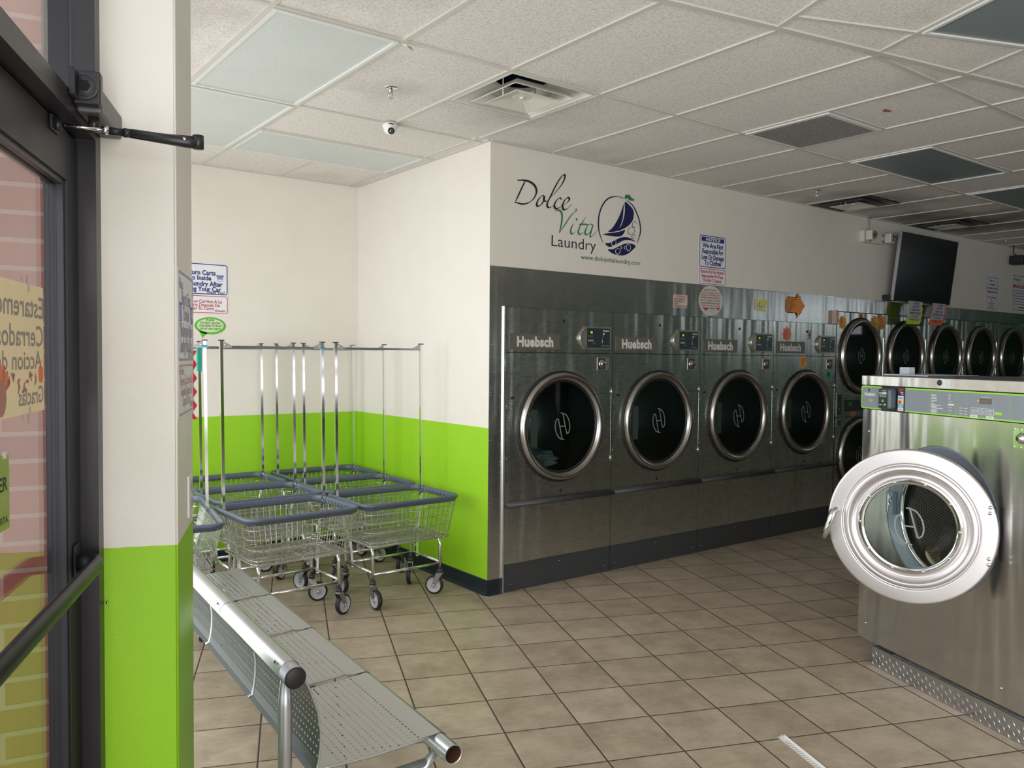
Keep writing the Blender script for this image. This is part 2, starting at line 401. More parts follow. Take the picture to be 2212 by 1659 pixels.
def tile_mat():
    t = NT('ceiling_tile'); g = t.n('ShaderNodeNewGeometry').outputs['Position']
    a = t.noise(g, 150, 5, 0.8); b = t.noise(g, 60, 3, 0.6)
    w_ = t.n('ShaderNodeTexVoronoi'); w_.feature = 'DISTANCE_TO_EDGE'; w_.inputs['Scale'].default_value = 130; t.l(g, w_.inputs['Vector'])
    stain = t.n('ShaderNodeMapRange'); stain.inputs['From Min'].default_value = 0.56; stain.inputs['From Max'].default_value = 0.8; t.l(t.noise(g, 0.9, 3, 0.6), stain.inputs['Value'])
    c = t.ramp(t.math('ADD', t.math('MULTIPLY', a, 0.75), t.math('MULTIPLY', b, 0.25)), [(0.36, (0.42, 0.395, 0.365)), (0.47, (0.72, 0.685, 0.645)), (0.60, (0.86, 0.825, 0.79))])
    base = t.mix(t.math('MULTIPLY', stain.outputs[0], 0.5), c, (0.30, 0.27, 0.23, 1)); sn = t.noise(g, 2.6, 4, 0.6)
    for sx_, sy_, r_, k_ in ((3.95, -0.40, 0.75, 0.8), (5.85, -0.42, 1.0, 0.95), (-0.30, -0.75, 0.55, 0.35), (5.0, -0.35, 0.5, 0.7)):      # soot blown round the diffusers
        dv = t.n('ShaderNodeVectorMath', operation='DISTANCE'); t.l(g, dv.inputs[0]); dv.inputs[1].default_value = (sx_, sy_, CEIL)
        so = t.math('MULTIPLY', t.math('SUBTRACT', t.math('ADD', 1.0, t.math('MULTIPLY', t.math('SUBTRACT', sn, 0.5), 1.2)), t.math('DIVIDE', dv.outputs['Value'], r_), clamp=True), k_)
        base = t.mix(so, base, (0.06, 0.055, 0.05, 1))
    t.set(Base_Color=base, Roughness=0.95)
    t.b.inputs['Specular IOR Level'].default_value = 0.1
    t.bump(a, 0.6, 0.006); return t.m
TILE = tile_mat()
TBAR = M('ceiling_grid_paint', (0.55, 0.54, 0.49), 0.45, 0.0, 0.05)

# --- ceiling: two grids that meet on a mitre
GX0, GP, GY0 = -0.085, 0.611, 0.07
MP = FP(-2.157, 0.752); MD = Vector((math.cos(-T/2), math.sin(-T/2), 0)); MN = Vector((-MD.y, MD.x, 0))   # mitre line; MN points to the dryer side
def clip(poly, p0, n):
    out = []
    for i in range(len(poly)):
        a, b = poly[i], poly[(i+1) % len(poly)]; da = (a-p0).dot(n); db = (b-p0).dot(n)
        if da >= 0: out.append(a)
        if (da >= 0) != (db >= 0): out.append(a+(b-a)*(da/(da-db)))
    return out
def clipseg(a, b, planes):
    for p0, n in planes:
        da = (a-p0).dot(n); db = (b-p0).dot(n)
        if da < 0 and db < 0: return None
        if da < 0: a = a+(b-a)*(da/(da-db))
        elif db < 0: b = a+(b-a)*(da/(da-db))
    return (a, b) if (b-a).length > 0.01 else None
V2 = lambda x, y: Vector((x, y, 0))
HOLES = [(-0.696, -0.085, -1.15, -0.54), (3.58, 4.191, -0.611, 0.0), (5.413, 6.024, -0.611, 0.0), (8.06, 8.67, -0.611, 0.0)]
mb = MB()
xs = sorted(set([-2.9, 13.2]+[h[0] for h in HOLES]+[h[1] for h in HOLES])); ys = sorted(set([-5.5, 2.1, 0.0]+[h[2] for h in HOLES]+[h[3] for h in HOLES]))
for i in range(len(xs)-1):
    for j in range(len(ys)-1):
        mx_, my_ = (xs[i]+xs[i+1])/2, (ys[j]+ys[j+1])/2
        if any(h[0] < mx_ < h[1] and h[2] < my_ < h[3] for h in HOLES): continue
        q = clip([V2(xs[i], ys[j]), V2(xs[i+1], ys[j]), V2(xs[i+1], ys[j+1]), V2(xs[i], ys[j+1])], MP, MN)
        if len(q) > 2: mb.add([(p.x, p.y, CEIL) for p in q[::-1]], [tuple(range(len(q)))], TILE)
q = clip([V2(-2.9, -5.5), V2(13.2, -5.5), V2(13.2, 2.1), V2(-2.9, 2.1)], MP, MN); mb.add([(p.x, p.y, CEIL+0.4) for p in q[::-1]], [tuple(range(len(q)))], DKGREY)
q = clip([FP(-9.6, -1.9), FP(-9.6, 14), FP(6, 14), FP(6, -1.9)], MP, -MN)
q = [Vector((p.x, p.y, 0)) for p in q]
mb.add([(p.x, p.y, CEIL) for p in q], [tuple(range(len(q)))], TILE); mb.add([(p.x, p.y, CEIL+0.4) for p in q], [tuple(range(len(q)))], DKGREY)
# grid bars belong to the ceiling
def bar(a, b, w_=0.021, z=CEIL-0.007, h=0.009, m=TBAR):
    d = (b-a).normalized(); n = Vector((-d.y, d.x, 0))*(w_/2)
    P = [a-n, b-n, b+n, a+n]
    mb.add([(p.x, p.y, z) for p in P]+[(p.x, p.y, z+h) for p in P], [(3, 2, 1, 0), (4, 5, 6, 7), (0, 1, 5, 4), (1, 2, 6, 5), (2, 3, 7, 6), (3, 0, 4, 7)], m)
A_PL = [(MP, MN)]; B_PL = [(MP, -MN)]
def abar(x0, y0, x1, y1, **k):
    s = clipseg(V2(x0, y0), V2(x1, y1), A_PL)
    if s: bar(*s, **dict(dict(z=CEIL-(0.0076 if x0 == x1 else 0.007)), **k))
def bbar(a0, b0, a1, b1, **k):
    s = clipseg(FP(a0, b0), FP(a1, b1), B_PL)
    if s: bar(*s, **dict(dict(z=CEIL-(0.0076 if b0 == b1 else 0.007)), **k))
for y in (-1.15, -2.372, -3.594): abar(-2.7, y, 13, y)
for k in range(-4, 22):
    x = GX0+GP*k
    if x > -0.2: abar(x, -1.15, x, 0)
    elif k == -1: abar(x, -1.15, x, GY0)
    abar(x, -2.372, x, -1.76 if k in (5, 8) else -1.15); abar(x, -3.594, x, -2.372); abar(x, -5.2, x, -3.594)
abar(-0.696, -0.539, -0.085, -0.539)
abar(-2.7, GY0, -0.0, GY0); abar(GX0+GP*-2, 0.681, 0, 0.681); abar(-2.7, 1.292, 0, 1.292)
abar(GX0+GP*-2, -1.15, GX0+GP*-2, 1.944); abar(GX0+GP*-3, -1.15, GX0+GP*-3, 1.944); abar(GX0-0.02, 0, GX0-0.02, 1.944); abar(GX0-GP, 1.292, GX0-GP, 1.944)
abar(0, -0.012, 13, -0.012, w_=0.02); abar(-2.6, 1.932, 0, 1.932, w_=0.02); abar(-0.012, 0, -0.012, 1.944, w_=0.02)
abar(1.137, -1.76, 1.748, -1.76); abar(2.37, -1.76, 3.58, -1.76); abar(4.19, -1.76, 5.41, -1.76)
for b in range(-4, 20): bbar(-9.4, 0.749+GP*b, 3, 0.749+GP*b, )
for a in (-2.28, -3.502, -4.724, -5.946, -7.168, -8.39): bbar(a, (0.749 if a == -2.28 else -1.8), a, 13)
mb2 = mb
d = MD*14; bar(MP-MD*3.3, MP+d, 0.034, CEIL-0.009, 0.010)
struct(mb.build('ceiling'))
# shadow gap where wall tops meet the grid is real: walls stop 4 mm short

H = CEIL-0.006
def wallbox(name, x0, x1, y0, y1, z0=0.0, z1=H):
    return struct(MB().box(x0, x1, y0, y1, z0, z1, PAINT).build(name))
wallbox('wall_back', -2.85, 0.16, 1.944, 2.1)
wallbox('wall_side', 0.0, 0.16, 0.155, 1.944)
mb = MB(); D0 = 0.13; DP = 1.0; SX = 4.135; SPITCH = 0.888; SEND = SX+5*SPITCH
mb.box(0, SEND, 0.0, 0.155, 2.2, H, PAINT); mb.box(0, D0, 0.0, 0.155, 0, 2.2, PAINT); mb.box(SEND, 13.2, 0, 0.155, 0, H, PAINT)
mb.box(D0, SX, 0.02, 0.155, 1.965, 2.2, PAINT); mb.box(SX, SEND, 0.02, 0.155, 2.09, 2.2, PAINT)
struct(mb.build('wall_dryers'))
# far wall and end wall of the shop
def fwall(mb, a0, a1, b0, b1, z0, z1, m=PAINT):
    P = [FP(a0, b0), FP(a1, b0), FP(a1, b1), FP(a0, b1)]
    mb.add([(p.x, p.y, z) for z in (z0, z1) for p in P], [(0, 1, 2, 3), (7, 6, 5, 4), (0, 4, 5, 1), (1, 5, 6, 2), (2, 6, 7, 3), (3, 7, 4, 0)], m)
FARPAINT = PAINT
FARST = M('dark_green_far_wall', (0.045, 0.11, 0.065), 0.5, 0.0)  # unseen wall, made dark green to tint the steel's reflections
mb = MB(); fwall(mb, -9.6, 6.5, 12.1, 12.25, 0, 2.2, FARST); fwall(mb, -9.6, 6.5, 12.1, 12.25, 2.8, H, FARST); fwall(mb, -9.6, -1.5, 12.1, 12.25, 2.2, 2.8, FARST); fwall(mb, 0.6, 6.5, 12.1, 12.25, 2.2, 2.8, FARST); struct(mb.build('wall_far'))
mb = MB(); fwall(mb, -9.55, -9.4, 3.0, 12.2, 0, H); fwall(mb, -9.55, -9.4, -1.9, -1.4, 0, H); fwall(mb, -9.55, -9.4, -1.4, 3.0, 2.85, H); fwall(mb, -9.55, -9.4, -1.4, 3.0, 0, 0.25)
struct(mb.build('wall_end'))
# storefront: solid parts round the glazing
CREAM = M('cream_wall_paint', (0.70, 0.66, 0.58), 0.6)
mb = MB(); fwall(mb, -9.5, -8.6, -1.86, -1.727, 0, H, CREAM); fwall(mb, -8.6, -4.14, -1.86, -1.727, 2.88, H, CREAM); fwall(mb, -8.6, -4.65, -1.86, -1.727, 0, 0.2, CREAM); fwall(mb, -4.65, -4.14, -1.86, -1.727, 0, H, CREAM)
struct(mb.build('wall_storefront'))
mb = MB(); mb.box(-2.78, -2.62, -1.92, -1.75, 0, H, PAINT); mb.box(-2.78, -2.62, 1.8, 1.95, 0, H, PAINT); mb.box(-2.78, -2.62, -1.75, 1.8, 2.86, H, PAINT); mb.box(-2.78, -2.62, -1.75, 1.8, 0, 0.22, PAINT)
struct(mb.build('wall_alcove_window'))
mb = MB()
for y in (-1.77, -0.6, 0.6, 1.77): mb.box(-2.755, -2.66, y-0.025, y+0.025, 0.2, 2.88, BRONZE)
for z in (0.22, 2.82): mb.box(-2.755, -2.66, -1.745, 1.745, z, z+0.05, BRONZE)
struct(mb.build('window_1'))
mb = MB()
for a in (-8.58, -7.6, -6.62, -5.64, -4.67): fwall(mb, a-0.025, a+0.025, -1.84, -1.73, 0.2, 2.88, BRONZE)
fwall(mb, -8.55, -4.7, -1.84, -1.73, 0.2, 0.25, BRONZE); fwall(mb, -8.55, -4.7, -1.84, -1.73, 2.83, 2.88, BRONZE)
struct(mb.build('window_2'))
mb = MB()
for b in (-1.38, -0.3, 0.8, 1.9, 2.98): fwall(mb, -9.52, -9.42, b-0.025, b+0.025, 0.25, 2.85, BRONZE)
struct(mb.build('window_added_end'))  # mullions of the added, unseen end window
# the stub wall at the bend: narrow face to the camera, long face to the room
mb = MB(); fwall(mb, -3.106, -2.775, -1.727, -1.556, 0, H); fwall(mb, -3.02, -2.775, -1.86, -1.727, 0, H)
struct(mb.build('wall_corner'))
mb = MB(); mb.tube([FP(-3.106, -1.5575, 0.0), FP(-3.106, -1.5575, H)], 0.0035, PAINT, 6)
struct(mb.build('trim_1'))
# cove base
mb = MB(); pr = [(0.0, 0.0), (-0.022, 0.0), (-0.014, 0.006), (-0.006, 0.02), (-0.005, 0.10), (0.0, 0.105)]
def base_run(p, q_, n):
    """profile swept along p->q, standing off along n"""
    m = MB(); d = Vector(q_)-Vector(p); vs = []
    for e in (Vector(p), Vector(q_)):
        for a, z in pr: vs.append(e+Vector(n)*(-a)+Vector((0, 0, z)))
    k = len(pr); m.add(vs, [(i, i+1, k+i+1, k+i) for i in range(k-1)]+[tuple(range(k-1, -1, -1)), tuple(range(k, 2*k))], NAVY); return m
struct(base_run((0.0, 0.0, 0), (0.0, 1.944, 0), (-1, 0, 0)).build('baseboard_side'))
struct(base_run((-0.006, 0, 0), (D0-0.012, 0, 0), (0, -1, 0)).build('baseboard_corner'))
struct(base_run((-2.62, 1.944, 0), (-0.0, 1.944, 0), (0, -1, 0)).build('baseboard_back'))
struct(base_run(tuple(FP(-3.106, -1.556)), tuple(FP(-2.775, -1.556)), tuple(f2)).build('baseboard_post'))

# stainless cladding over the dryers (two heights) and the filler strip in the corner
mb = MB(); mb.box(0.0, 4.105, -0.004, 0.0, 1.957, 2.2206, STEEL_PANEL)
for x in (2.05,): mb.box(x, x+0.002, -0.0046, -0.004, 1.96, 2.218, HOLE)
mb.box(0.0, 4.105, -0.007, 0, 2.2185, 2.2225, CHROME)
struct(mb.build('trim_2'))
mb = MB(); mb.box(4.108, SEND, -0.004, 0.0, 2.088, 2.2206, STEEL_PANEL); mb.box(6.72, 6.723, -0.0046, -0.004, 2.09, 2.218, HOLE)
for x in (5.9, 6.95, 7.4, 7.9, 8.2): mb.cyl((x, -0.006, 2.075+0.02), (x, -0.004, 2.075+0.02), 0.004, CHROME, 8)
mb.box(4.07, 4.108, -0.05, 0.0, 1.96, 2.09, M('raw_wood_edge', (0.45, 0.33, 0.28), 0.7))
struct(mb.build('trim_3'))
mb = MB(); mb.box(0.0, 0.112, -0.005, 0.0, 0.105, 1.957, STEEL_PANEL); mb.box(0.112, 0.118, -0.02, 0.0, 0.0, 1.957, CHROME); mb.box(0.1185, 0.1275, -0.012, 0.0, 0.0, 1.957, M('white_edge_strip', (0.7, 0.7, 0.75), 0.3, 0.3))
struct(mb.build('trim_4'))

# ================================================================== the door and its frame (local x = f1, y = outwards, z up)
DO = FP(-3.106, -1.727)            # local origin: inner corner of the frame at the stub wall; x runs backwards (negative)
mb = MB()
mb.box(-0.05, 0, 0.0, 0.046, 0, 2.98, BRONZE); mb.box(-0.046, 0, 0.046, 0.058, 0, 2.98, GASK); mb.box(-0.05, 0, 0.058, 0.113, 0, 2.98, BRONZE)
mb.box(-1.04, -0.99, 0.0, 0.113, 0, 2.98, BRONZE)
mb.box(-0.99, -0.05, 0.0, 0.046, 2.125, 2.172, BRONZE); mb.box(-0.99, -0.05, 0.046, 0.058, 2.125, 2.168, GASK); mb.box(-0.99, -0.05, 0.058, 0.113, 2.125, 2.172, BRONZE)
mb.box(-0.99, -0.05, 0.0, 0.113, 2.93, 2.98, BRONZE); mb.box(-1.04, 0, 0.0, 0.113, 2.98, H, PAINT)
mb.box(-0.99, -0.05, 0.0, 0.113, -0.002, 0.012, M('aluminium_threshold', (0.4, 0.4, 0.4), 0.35, 1.0))
o = mb.build('door_1', None, DO, ROT_DOOR); struct(o); dframe = o
MB().box(-0.99, -0.05, 0.050, 0.054, 2.172, 2.93, GLASS).build('transom_pane', dframe)
leaf = MB(); x0, x1 = -0.985, -0.056; st = 0.088; ya, yb = 0.040, 0.084
leaf.box(x1-st, x1, ya, yb, 0.012, 2.118, BRONZE2, 0.003); leaf.box(x0, x0+st, ya, yb, 0.012, 2.118, BRONZE2, 0.003)
leaf.box(x0+st, x1-st, ya, yb, 2.008, 2.118, BRONZE2); leaf.box(x0+st, x1-st, ya, yb, 0.012, 0.26, BRONZE2)
for a, b in ((ya+0.006, ya+0.0185), (ya+0.026, yb-0.004)):                     # glazing stops
    leaf.box(x1-st-0.012, x1-st, a, b, 0.26, 2.008, BRONZE); leaf.box(x0+st, x0+st+0.012, a, b, 0.26, 2.008, BRONZE)
    leaf.box(x0+st+0.012, x1-st-0.012, a, b, 1.996, 2.008, BRONZE); leaf.box(x0+st+0.012, x1-st-0.012, a, b, 0.26, 0.272, BRONZE)
leaf.box(x1-st-0.010, x1-st, ya+0.0185, ya+0.026, 0.26, 2.008, GASK)
lf = leaf.build('door_leaf', dframe)
MB().box(x0+st+0.001, x1-st-0.010, ya+0.0195, ya+0.0245, 0.262, 2.006, GLASS).build('pane', lf)
mb = MB(); zc = 1.127
mb.tube(fillet([(x1-0.05, ya+0.002, zc), (x1-0.055, ya-0.052, zc), (x0+0.06, ya-0.052, zc), (x0+0.055, ya+0.002, zc)], 0.03, 5), 0.015, BRONZE2, 12, rv=0.021)
mb.box(x1-0.07, x1-0.03, ya-0.006, ya, zc-0.045, zc+0.045, BRONZE2, 0.002); mb.box(x0+0.035, x0+0.075, ya-0.006, ya, zc-0.045, zc+0.045, BRONZE2, 0.002)
mb.build('push_bar', lf)
# strike / small bolt on the jamb beside the green paint
mb = MB(); mb.box(0.001, 0.004, -0.012, 0.0, 0.985, 1.02, CHROME); mb.cyl((0.0, -0.006, 1.0), (-0.022, -0.012, 1.003), 0.003, CHROME, 8)
mb.build('keeper', dframe, (0.0, 0, 0))

# --- door closer
cl = thing('door_closer', 'dark bronze door closer with a jointed arm, high on the door frame', 'door closer', DO, ROT_DOOR)
mb = MB(); CG = M('closer_cover_grey', (0.13, 0.13, 0.135), 0.45, 0.3)
mb.box(-0.232, -0.002, -0.050, 0.0, 2.141, 2.197, CG, 0.006); mb.box(-0.262, -0.232, -0.054, 0.0, 2.150, 2.222, BRONZE, 0.005)
mb.cyl((-0.268, -0.024, 2.187), (-0.262, -0.024, 2.187), 0.0285, DKPLAST, 28); mb.lathe([(0.0005, -0.0), (0.013, 0.0)], HOLE, 'x', 6, (-0.2685, -0.024, 2.187)); mb.lathe([(0.0235, 0), (0.0262, -0.0006), (0.0285, 0)], BRONZE, 'x', 28, (-0.2682, -0.024, 2.187))
mb.box(-0.30, -0.262, -0.014, 0.0, 2.158, 2.215, BRONZE2, 0.003)
LTC = M('closer_cast_letters', (0.06, 0.06, 0.065), 0.5)
mb.text('FALCON', -0.150, -0.036, 0.026, LTC, 0, 'LEFT', 0.02, 0.9, mtx=Matrix.Translation((0, -0.058, 2.1402)) @ Matrix.Rotation(PI/2, 4, 'X')) if False else mb.text('FALCON', -0.170, 0.016, 0.026, LTC, 0, 'LEFT', 0.02, 0.9, mtx=Matrix.Translation((0, 0, 2.1402)) @ Matrix.Rotation(PI/2, 4, 'X'))
mb.build('closer_body', cl)
mb = MB(); pv = Vector((-0.19, -0.026, 2.118)); el = Vector((-0.19, -0.243, 2.104))
mb.cyl((pv.x, pv.y, 2.142), (pv.x, pv.y, 2.110), 0.011, BRONZE, 12); mb.tube([pv, pv*0.5+el*0.5+Vector((0.006, 0, 0.004)), el+Vector((0, 0, 0.008))], [0.011, 0.010, 0.009], BRONZE, 8, rv=0.004)
mb.cyl(el+Vector((0, 0, 0.014)), el-Vector((0, 0, 0.016)), 0.0125, BRONZE, 16)
mb.build('main_arm', cl)
mb = MB(); sh = Vector((-0.255, 0.030, 2.104)); d_ = (sh-el)
mb.tube([el-Vector((0, 0, 0.004)), el+d_*0.08-Vector((0, 0, 0.004)), el+d_*0.5], [0.012, 0.0125, 0.010], BRONZE, 12); mb.tube([el+d_*0.5, el+d_*0.55], [0.0095, 0.0105], BRONZE, 12)
mb.tube([el+d_*0.55, el+d_*0.66], [0.0085, 0.0085], BRONZE2, 12); mb.cyl(el+d_*0.655, el+d_*0.70, 0.0095, CHROME, 6)
mb.tube([el+d_*0.70, el+d_*0.96], 0.0036, CHROME, 8); mb.cyl(sh+Vector((0, 0, 0.012)), sh-Vector((0, 0, 0.012)), 0.008, BRONZE, 12)
mb.cyl(el+d_*0.10+Vector((-0.012, 0, 0)), el+d_*0.10+Vector((-0.0135, 0, 0)), 0.004, CHROME, 10)
mb.box(sh.x-0.03, sh.x+0.03, 0.034, 0.040, 2.088, 2.120, BRONZE2, 0.002)
mb.build('forearm', cl)

# --- papers taped on the glass (inside face of the pane)
PT = FP(-3.106, -1.727); YG = 0.0588
def trans_paper(name, col):
    t = NT(name); nz = t.noise(t.obj(), 9, 4)
    c = lin(col); t.set(Base_Color=t.mix(nz, tuple(x*0.9 for x in c[:3])+(1,), c), Roughness=0.8)
    t.b.inputs['Specular IOR Level'].default_value = 0.2
    tl = t.n('ShaderNodeBsdfTranslucent'); tl.inputs[0].default_value = c; mx = t.n('ShaderNodeMixShader'); mx.inputs[0].default_value = 0.62
    t.l(t.b.outputs[0], mx.inputs[1]); t.l(tl.outputs[0], mx.inputs[2]); t.l(mx.outputs[0], t.out.inputs[0]); return t.m
TAN = trans_paper('kraft_paper', (0.88, 0.80, 0.60)); LIME = trans_paper('lime_paper', (0.50, 0.60, 0.22)); WHP = trans_paper('white_paper', (0.75, 0.76, 0.82))
FADE = M('ink_seen_through_paper', (0.30, 0.27, 0.25), 0.8); FRED = M('red_paint_seen_through', (0.55, 0.16, 0.10), 0.8); FORG = M('orange_paint_seen_through', (0.68, 0.22, 0.10), 0.8)
FBRN = M('brown_print_seen_through', (0.42, 0.22, 0.17), 0.8)
TAPE = glass('clear_tape', (1, 1, 1), 0.75, 0.15)
p = thing('paper_notice', 'tan paper notice taped to the door glass, its writing seen reversed', 'paper notice', PT, ROT_DOOR)
mb = MB(); X1, X0, Z1, Z0 = -0.3000+0.135, -0.70, 1.755, 1.497
X1 = -0.270
mb.box(X0, X1, YG-0.0006, YG, Z0, Z1, TAN); yy = YG-0.0012
def rtext(txt, xr, z, size, m=FADE, sx=1.0): mb.text(txt, xr, z, size, m, yy, 'LEFT', 0.012, sx, mirror=True)
rtext('Estaremos', X1-0.004, 1.690, 0.062, sx=1.25); rtext('Cerrados en', X1-0.006, 1.632, 0.060, sx=1.25); rtext('Accion de', X1-0.018, 1.586, 0.052, sx=1.3); rtext('Gracias', X1-0.006, 1.515, 0.050, sx=1.1)
ell = lambda cx, cz, a, b, n=18, th=0: [(cx+a*math.cos(2*PI*k/n)*math.cos(th)-b*math.sin(2*PI*k/n)*math.sin(th), cz+a*math.cos(2*PI*k/n)*math.sin(th)+b*math.sin(2*PI*k/n)*math.cos(th)) for k in range(n)]
ax = X1-0.022; mb.poly(ell(ax-0.006, 1.574, 0.012, 0.018), yy, FORG, 0.0004); mb.poly(ell(ax+0.004, 1.573, 0.012, 0.018), yy-0.0001, FORG, 0.0004); mb.poly([(ax-0.002, 1.59), (ax+0.001, 1.59), (ax+0.004, 1.604), (ax+0.001, 1.604)], yy, FRED, 0.0004)
tx = X1-0.27
for k in range(7): a = rad(20+k*23); mb.poly(ell(tx+0.035*math.cos(a), 1.548+0.030*math.sin(a), 0.022, 0.009, 14, a), yy-0.0001*k, FORG if k % 2 else FRED, 0.0004)
mb.poly(ell(tx, 1.535, 0.028, 0.034), yy-0.001, FBRN, 0.0004)
for k in range(16):
    u = k/15; cx = X1-0.06-u*0.16+0.012*math.sin(k*1.9); cz = 1.553+0.016*math.sin(u*9)+0.006; mb.poly(ell(cx, cz, 0.010, 0.004, 10, 0.8+k*1.1), yy, FBRN, 0.0004)
mb.build('sheet', p)
for z in (1.74, 1.478): MB().box(-0.375, -0.362, YG-0.0009, YG-0.0002, z, z+0.032, TAPE).build('tape', p)
p = thing('paper_notice', 'lime green handwritten notice about the other door, taped on the glass', 'paper notice', PT, ROT_DOOR)
mb = MB(); X1 = -0.498; mb.box(-0.86, X1, YG-0.0006, YG, 1.293, 1.430, LIME); yy = YG-0.0012; LF = M('faint_ink_through', (0.36, 0.42, 0.17), 0.8)
mb.text('PLEASE', X1-0.11, 1.402, 0.022, BLKI, yy, 'RIGHT', 0.01, 1.1); mb.text('USE OTHER', X1-0.012, 1.366, 0.036, BLKI, yy, 'RIGHT', 0.02, 1.15); mb.text('DOOR.', X1-0.09, 1.334, 0.034, BLKI, yy, 'RIGHT', 0.02, 1.15)
mb.text('USE LA OTRA PUERTA.', X1-0.008, 1.306, 0.018, BLKI, yy, 'RIGHT', 0.02, 1.2); mb.text('DOOR', X1-0.008, 1.334, 0.040, LF, yy+0.0003, 'LEFT', 0.02, 1.1, mirror=True); mb.text('PLEASE', X1-0.01, 1.405, 0.022, LF, yy+0.0003, 'LEFT', 0.01, 1.1, mirror=True)
mb.build('sheet', p)
MB().box(-0.53, -0.512, YG-0.0009, YG-0.0001, 1.424, 1.436, WHITEP).build('tape', p); MB().box(-0.60, -0.56, YG-0.0009, YG-0.0001, 1.282, 1.298, WHITEP).build('tape', p)
p = thing('paper_drawing', 'white paper with grey line drawing low on the door glass', 'paper drawing', PT, ROT_DOOR)
mb = MB(); mb.box(-0.90, -0.592, YG-0.0006, YG, 1.06, 1.262, WHP); GP_ = M('grey_pencil_line', (0.2, 0.2, 0.27), 0.8)
for cx, cz, a, b in ((-0.60-0.02, 1.20, 0.014, 0.03), (-0.615, 1.14, 0.012, 0.026), (-0.63, 1.09, 0.02, 0.02), (-0.61, 1.165, 0.008, 0.012)):
    mb.tube([(x, YG-0.0012, z) for x, z in ell(cx, cz, a, b, 20)], 0.0012, GP_, 4, closed=True)
mb.build('sheet', p)

# --- outside: brick pier by the door, pavement
def brick_mat():
    t = NT('brick'); o = t.obj(); mp = t.n('ShaderNodeMapping'); mp.inputs['Rotation'].default_value = (PI/2, 0, 0); t.l(o, mp.inputs[0])
    c = t.xyz(o); cb = t.n('ShaderNodeCombineXYZ'); t.l(c[0], cb.inputs[0]); t.l(c[2], cb.inputs[1])
    b = t.n('ShaderNodeTexBrick'); b.inputs['Scale'].default_value = 1; b.inputs['Brick Width'].default_value = 0.27; b.inputs['Row Height'].default_value = 0.0705
    b.inputs['Mortar Size'].default_value = 0.0075; b.inputs['Mortar Smooth'].default_value = 0.3; b.inputs['Bias'].default_value = 0.0
    b.inputs['Color1'].default_value = (0.43, 0.115, 0.09, 1); b.inputs['Color2'].default_value = (0.33, 0.075, 0.065, 1); b.inputs['Mortar'].default_value = (0.52, 0.30, 0.26, 1); t.l(cb.outputs[0], b.inputs['Vector'])
    n1 = t.noise(o, 60, 4, 0.7); n2 = t.noise(o, 7, 3)
    cc = t.mix(t.math('MULTIPLY', t.math('GREATER_THAN', n1, 0.62), 0.35), b.outputs['Color'], (0.09, 0.03, 0.03, 1))
    t.set(Base_Color=t.mix(t.math('MULTIPLY', n2, 0.3), cc, (0.50, 0.25, 0.17, 1)), Roughness=0.9)
    t.bump(t.math('SUBTRACT', t.math('MULTIPLY', n1, 0.3), b.outputs['Fac']), 0.5, 0.008); return t.m
mb = MB(); mb.box(-1.6, 0.0, 0.0, 0.1, 0, 3.4, brick_mat())
struct(mb.build('wall_brick_outside', None, FP(-2.95, -1.862), -T/2))
CONC = M('pavement_concrete', (0.42, 0.40, 0.37), 0.9, 0, 0.15, bump=0.3)
mb = MB(); fwall(mb, -12, 3, -9, -1.86, -0.05, 0.004, CONC); struct(mb.build('trim_5'))

# --- wall corner sign (long face of the stub wall) ; local frame x=-f1? the face looks along +f2
RP = math.atan2(-f1.y, -f1.x)+PI    # placeholder angle, faces +f2 with x to the right = f1
# ================================================================== dryers
PERF_D = dots('dryer_drum_perforated', (0.34, 0.40, 0.37), 0.016, 0.014, 0.0042, 0.0042, see=False, angular=True, r0=0.35)
PLATE_G = M('nameplate_taupe', (0.16, 0.15, 0.125), 0.4, 0.3)
LETTER = M('nameplate_lettering', (0.62, 0.62, 0.60), 0.5)
BEZEL = M('control_bezel_silver', (0.40, 0.38, 0.34), 0.3, 0.7)
PANEL_DK = M('control_face_dark', (0.030, 0.040, 0.048), 0.3)
LED = M('green_digits', (0.3, 0.8, 0.0), 0.4, emit=(0.45, 1.0, 0.02), es=0.7)
LEDB = M('green_key', (0.03, 0.20, 0.03), 0.5)
TINY = M('panel_print_grey', (0.35, 0.36, 0.38), 0.6)
HLOGO = M('etched_logo_grey', (0.20, 0.21, 0.20), 0.6)
def plate_hole(x0, x1, z0, z1, cx, cz, r, y, m, th=0.012, n=72):
    """sheet with a round hole"""
    mb = MB(); vs = []
    for k in range(n):
        t = 2*PI*k/n; dx, dz = math.sin(t), math.cos(t)
        sx = ((x1-cx) if dx > 0 else (x0-cx))/dx if abs(dx) > 1e-9 else 1e9
        sz = ((z1-cz) if dz > 0 else (z0-cz))/dz if abs(dz) > 1e-9 else 1e9
        q = min(abs(sx), abs(sz)); vs += [(cx+r*dx, y, cz+r*dz), (cx+q*dx, y, cz+q*dz), (cx+r*dx, y+th, cz+r*dz)]
    fs = []
    for k in range(n):
        a, b = 3*k, 3*((k+1) % n); fs += [(a, b, b+1, a+1), (a+2, b+2, b, a)]
    mb.add(vs, fs, m)
    for cxn, czn in ((x0, z0), (x1, z0), (x1, z1), (x0, z1)):      # close the corners the fan cuts off
        ks = min(range(n), key=lambda k: abs(math.atan2(math.sin(2*PI*k/n), math.cos(2*PI*k/n))*0+((vs[3*k+1][0]-cxn)**2+(vs[3*k+1][2]-czn)**2)))
        best = sorted(range(n), key=lambda k: (vs[3*k+1][0]-cxn)**2+(vs[3*k+1][2]-czn)**2)[:2]
        p, q = vs[3*best[0]+1], vs[3*best[1]+1]
        if abs(p[0]-q[0]) > 1e-6 and abs(p[2]-q[2]) > 1e-6: mb.add([p, (cxn, y, czn), q], [(0, 1, 2)], m)
    return mb
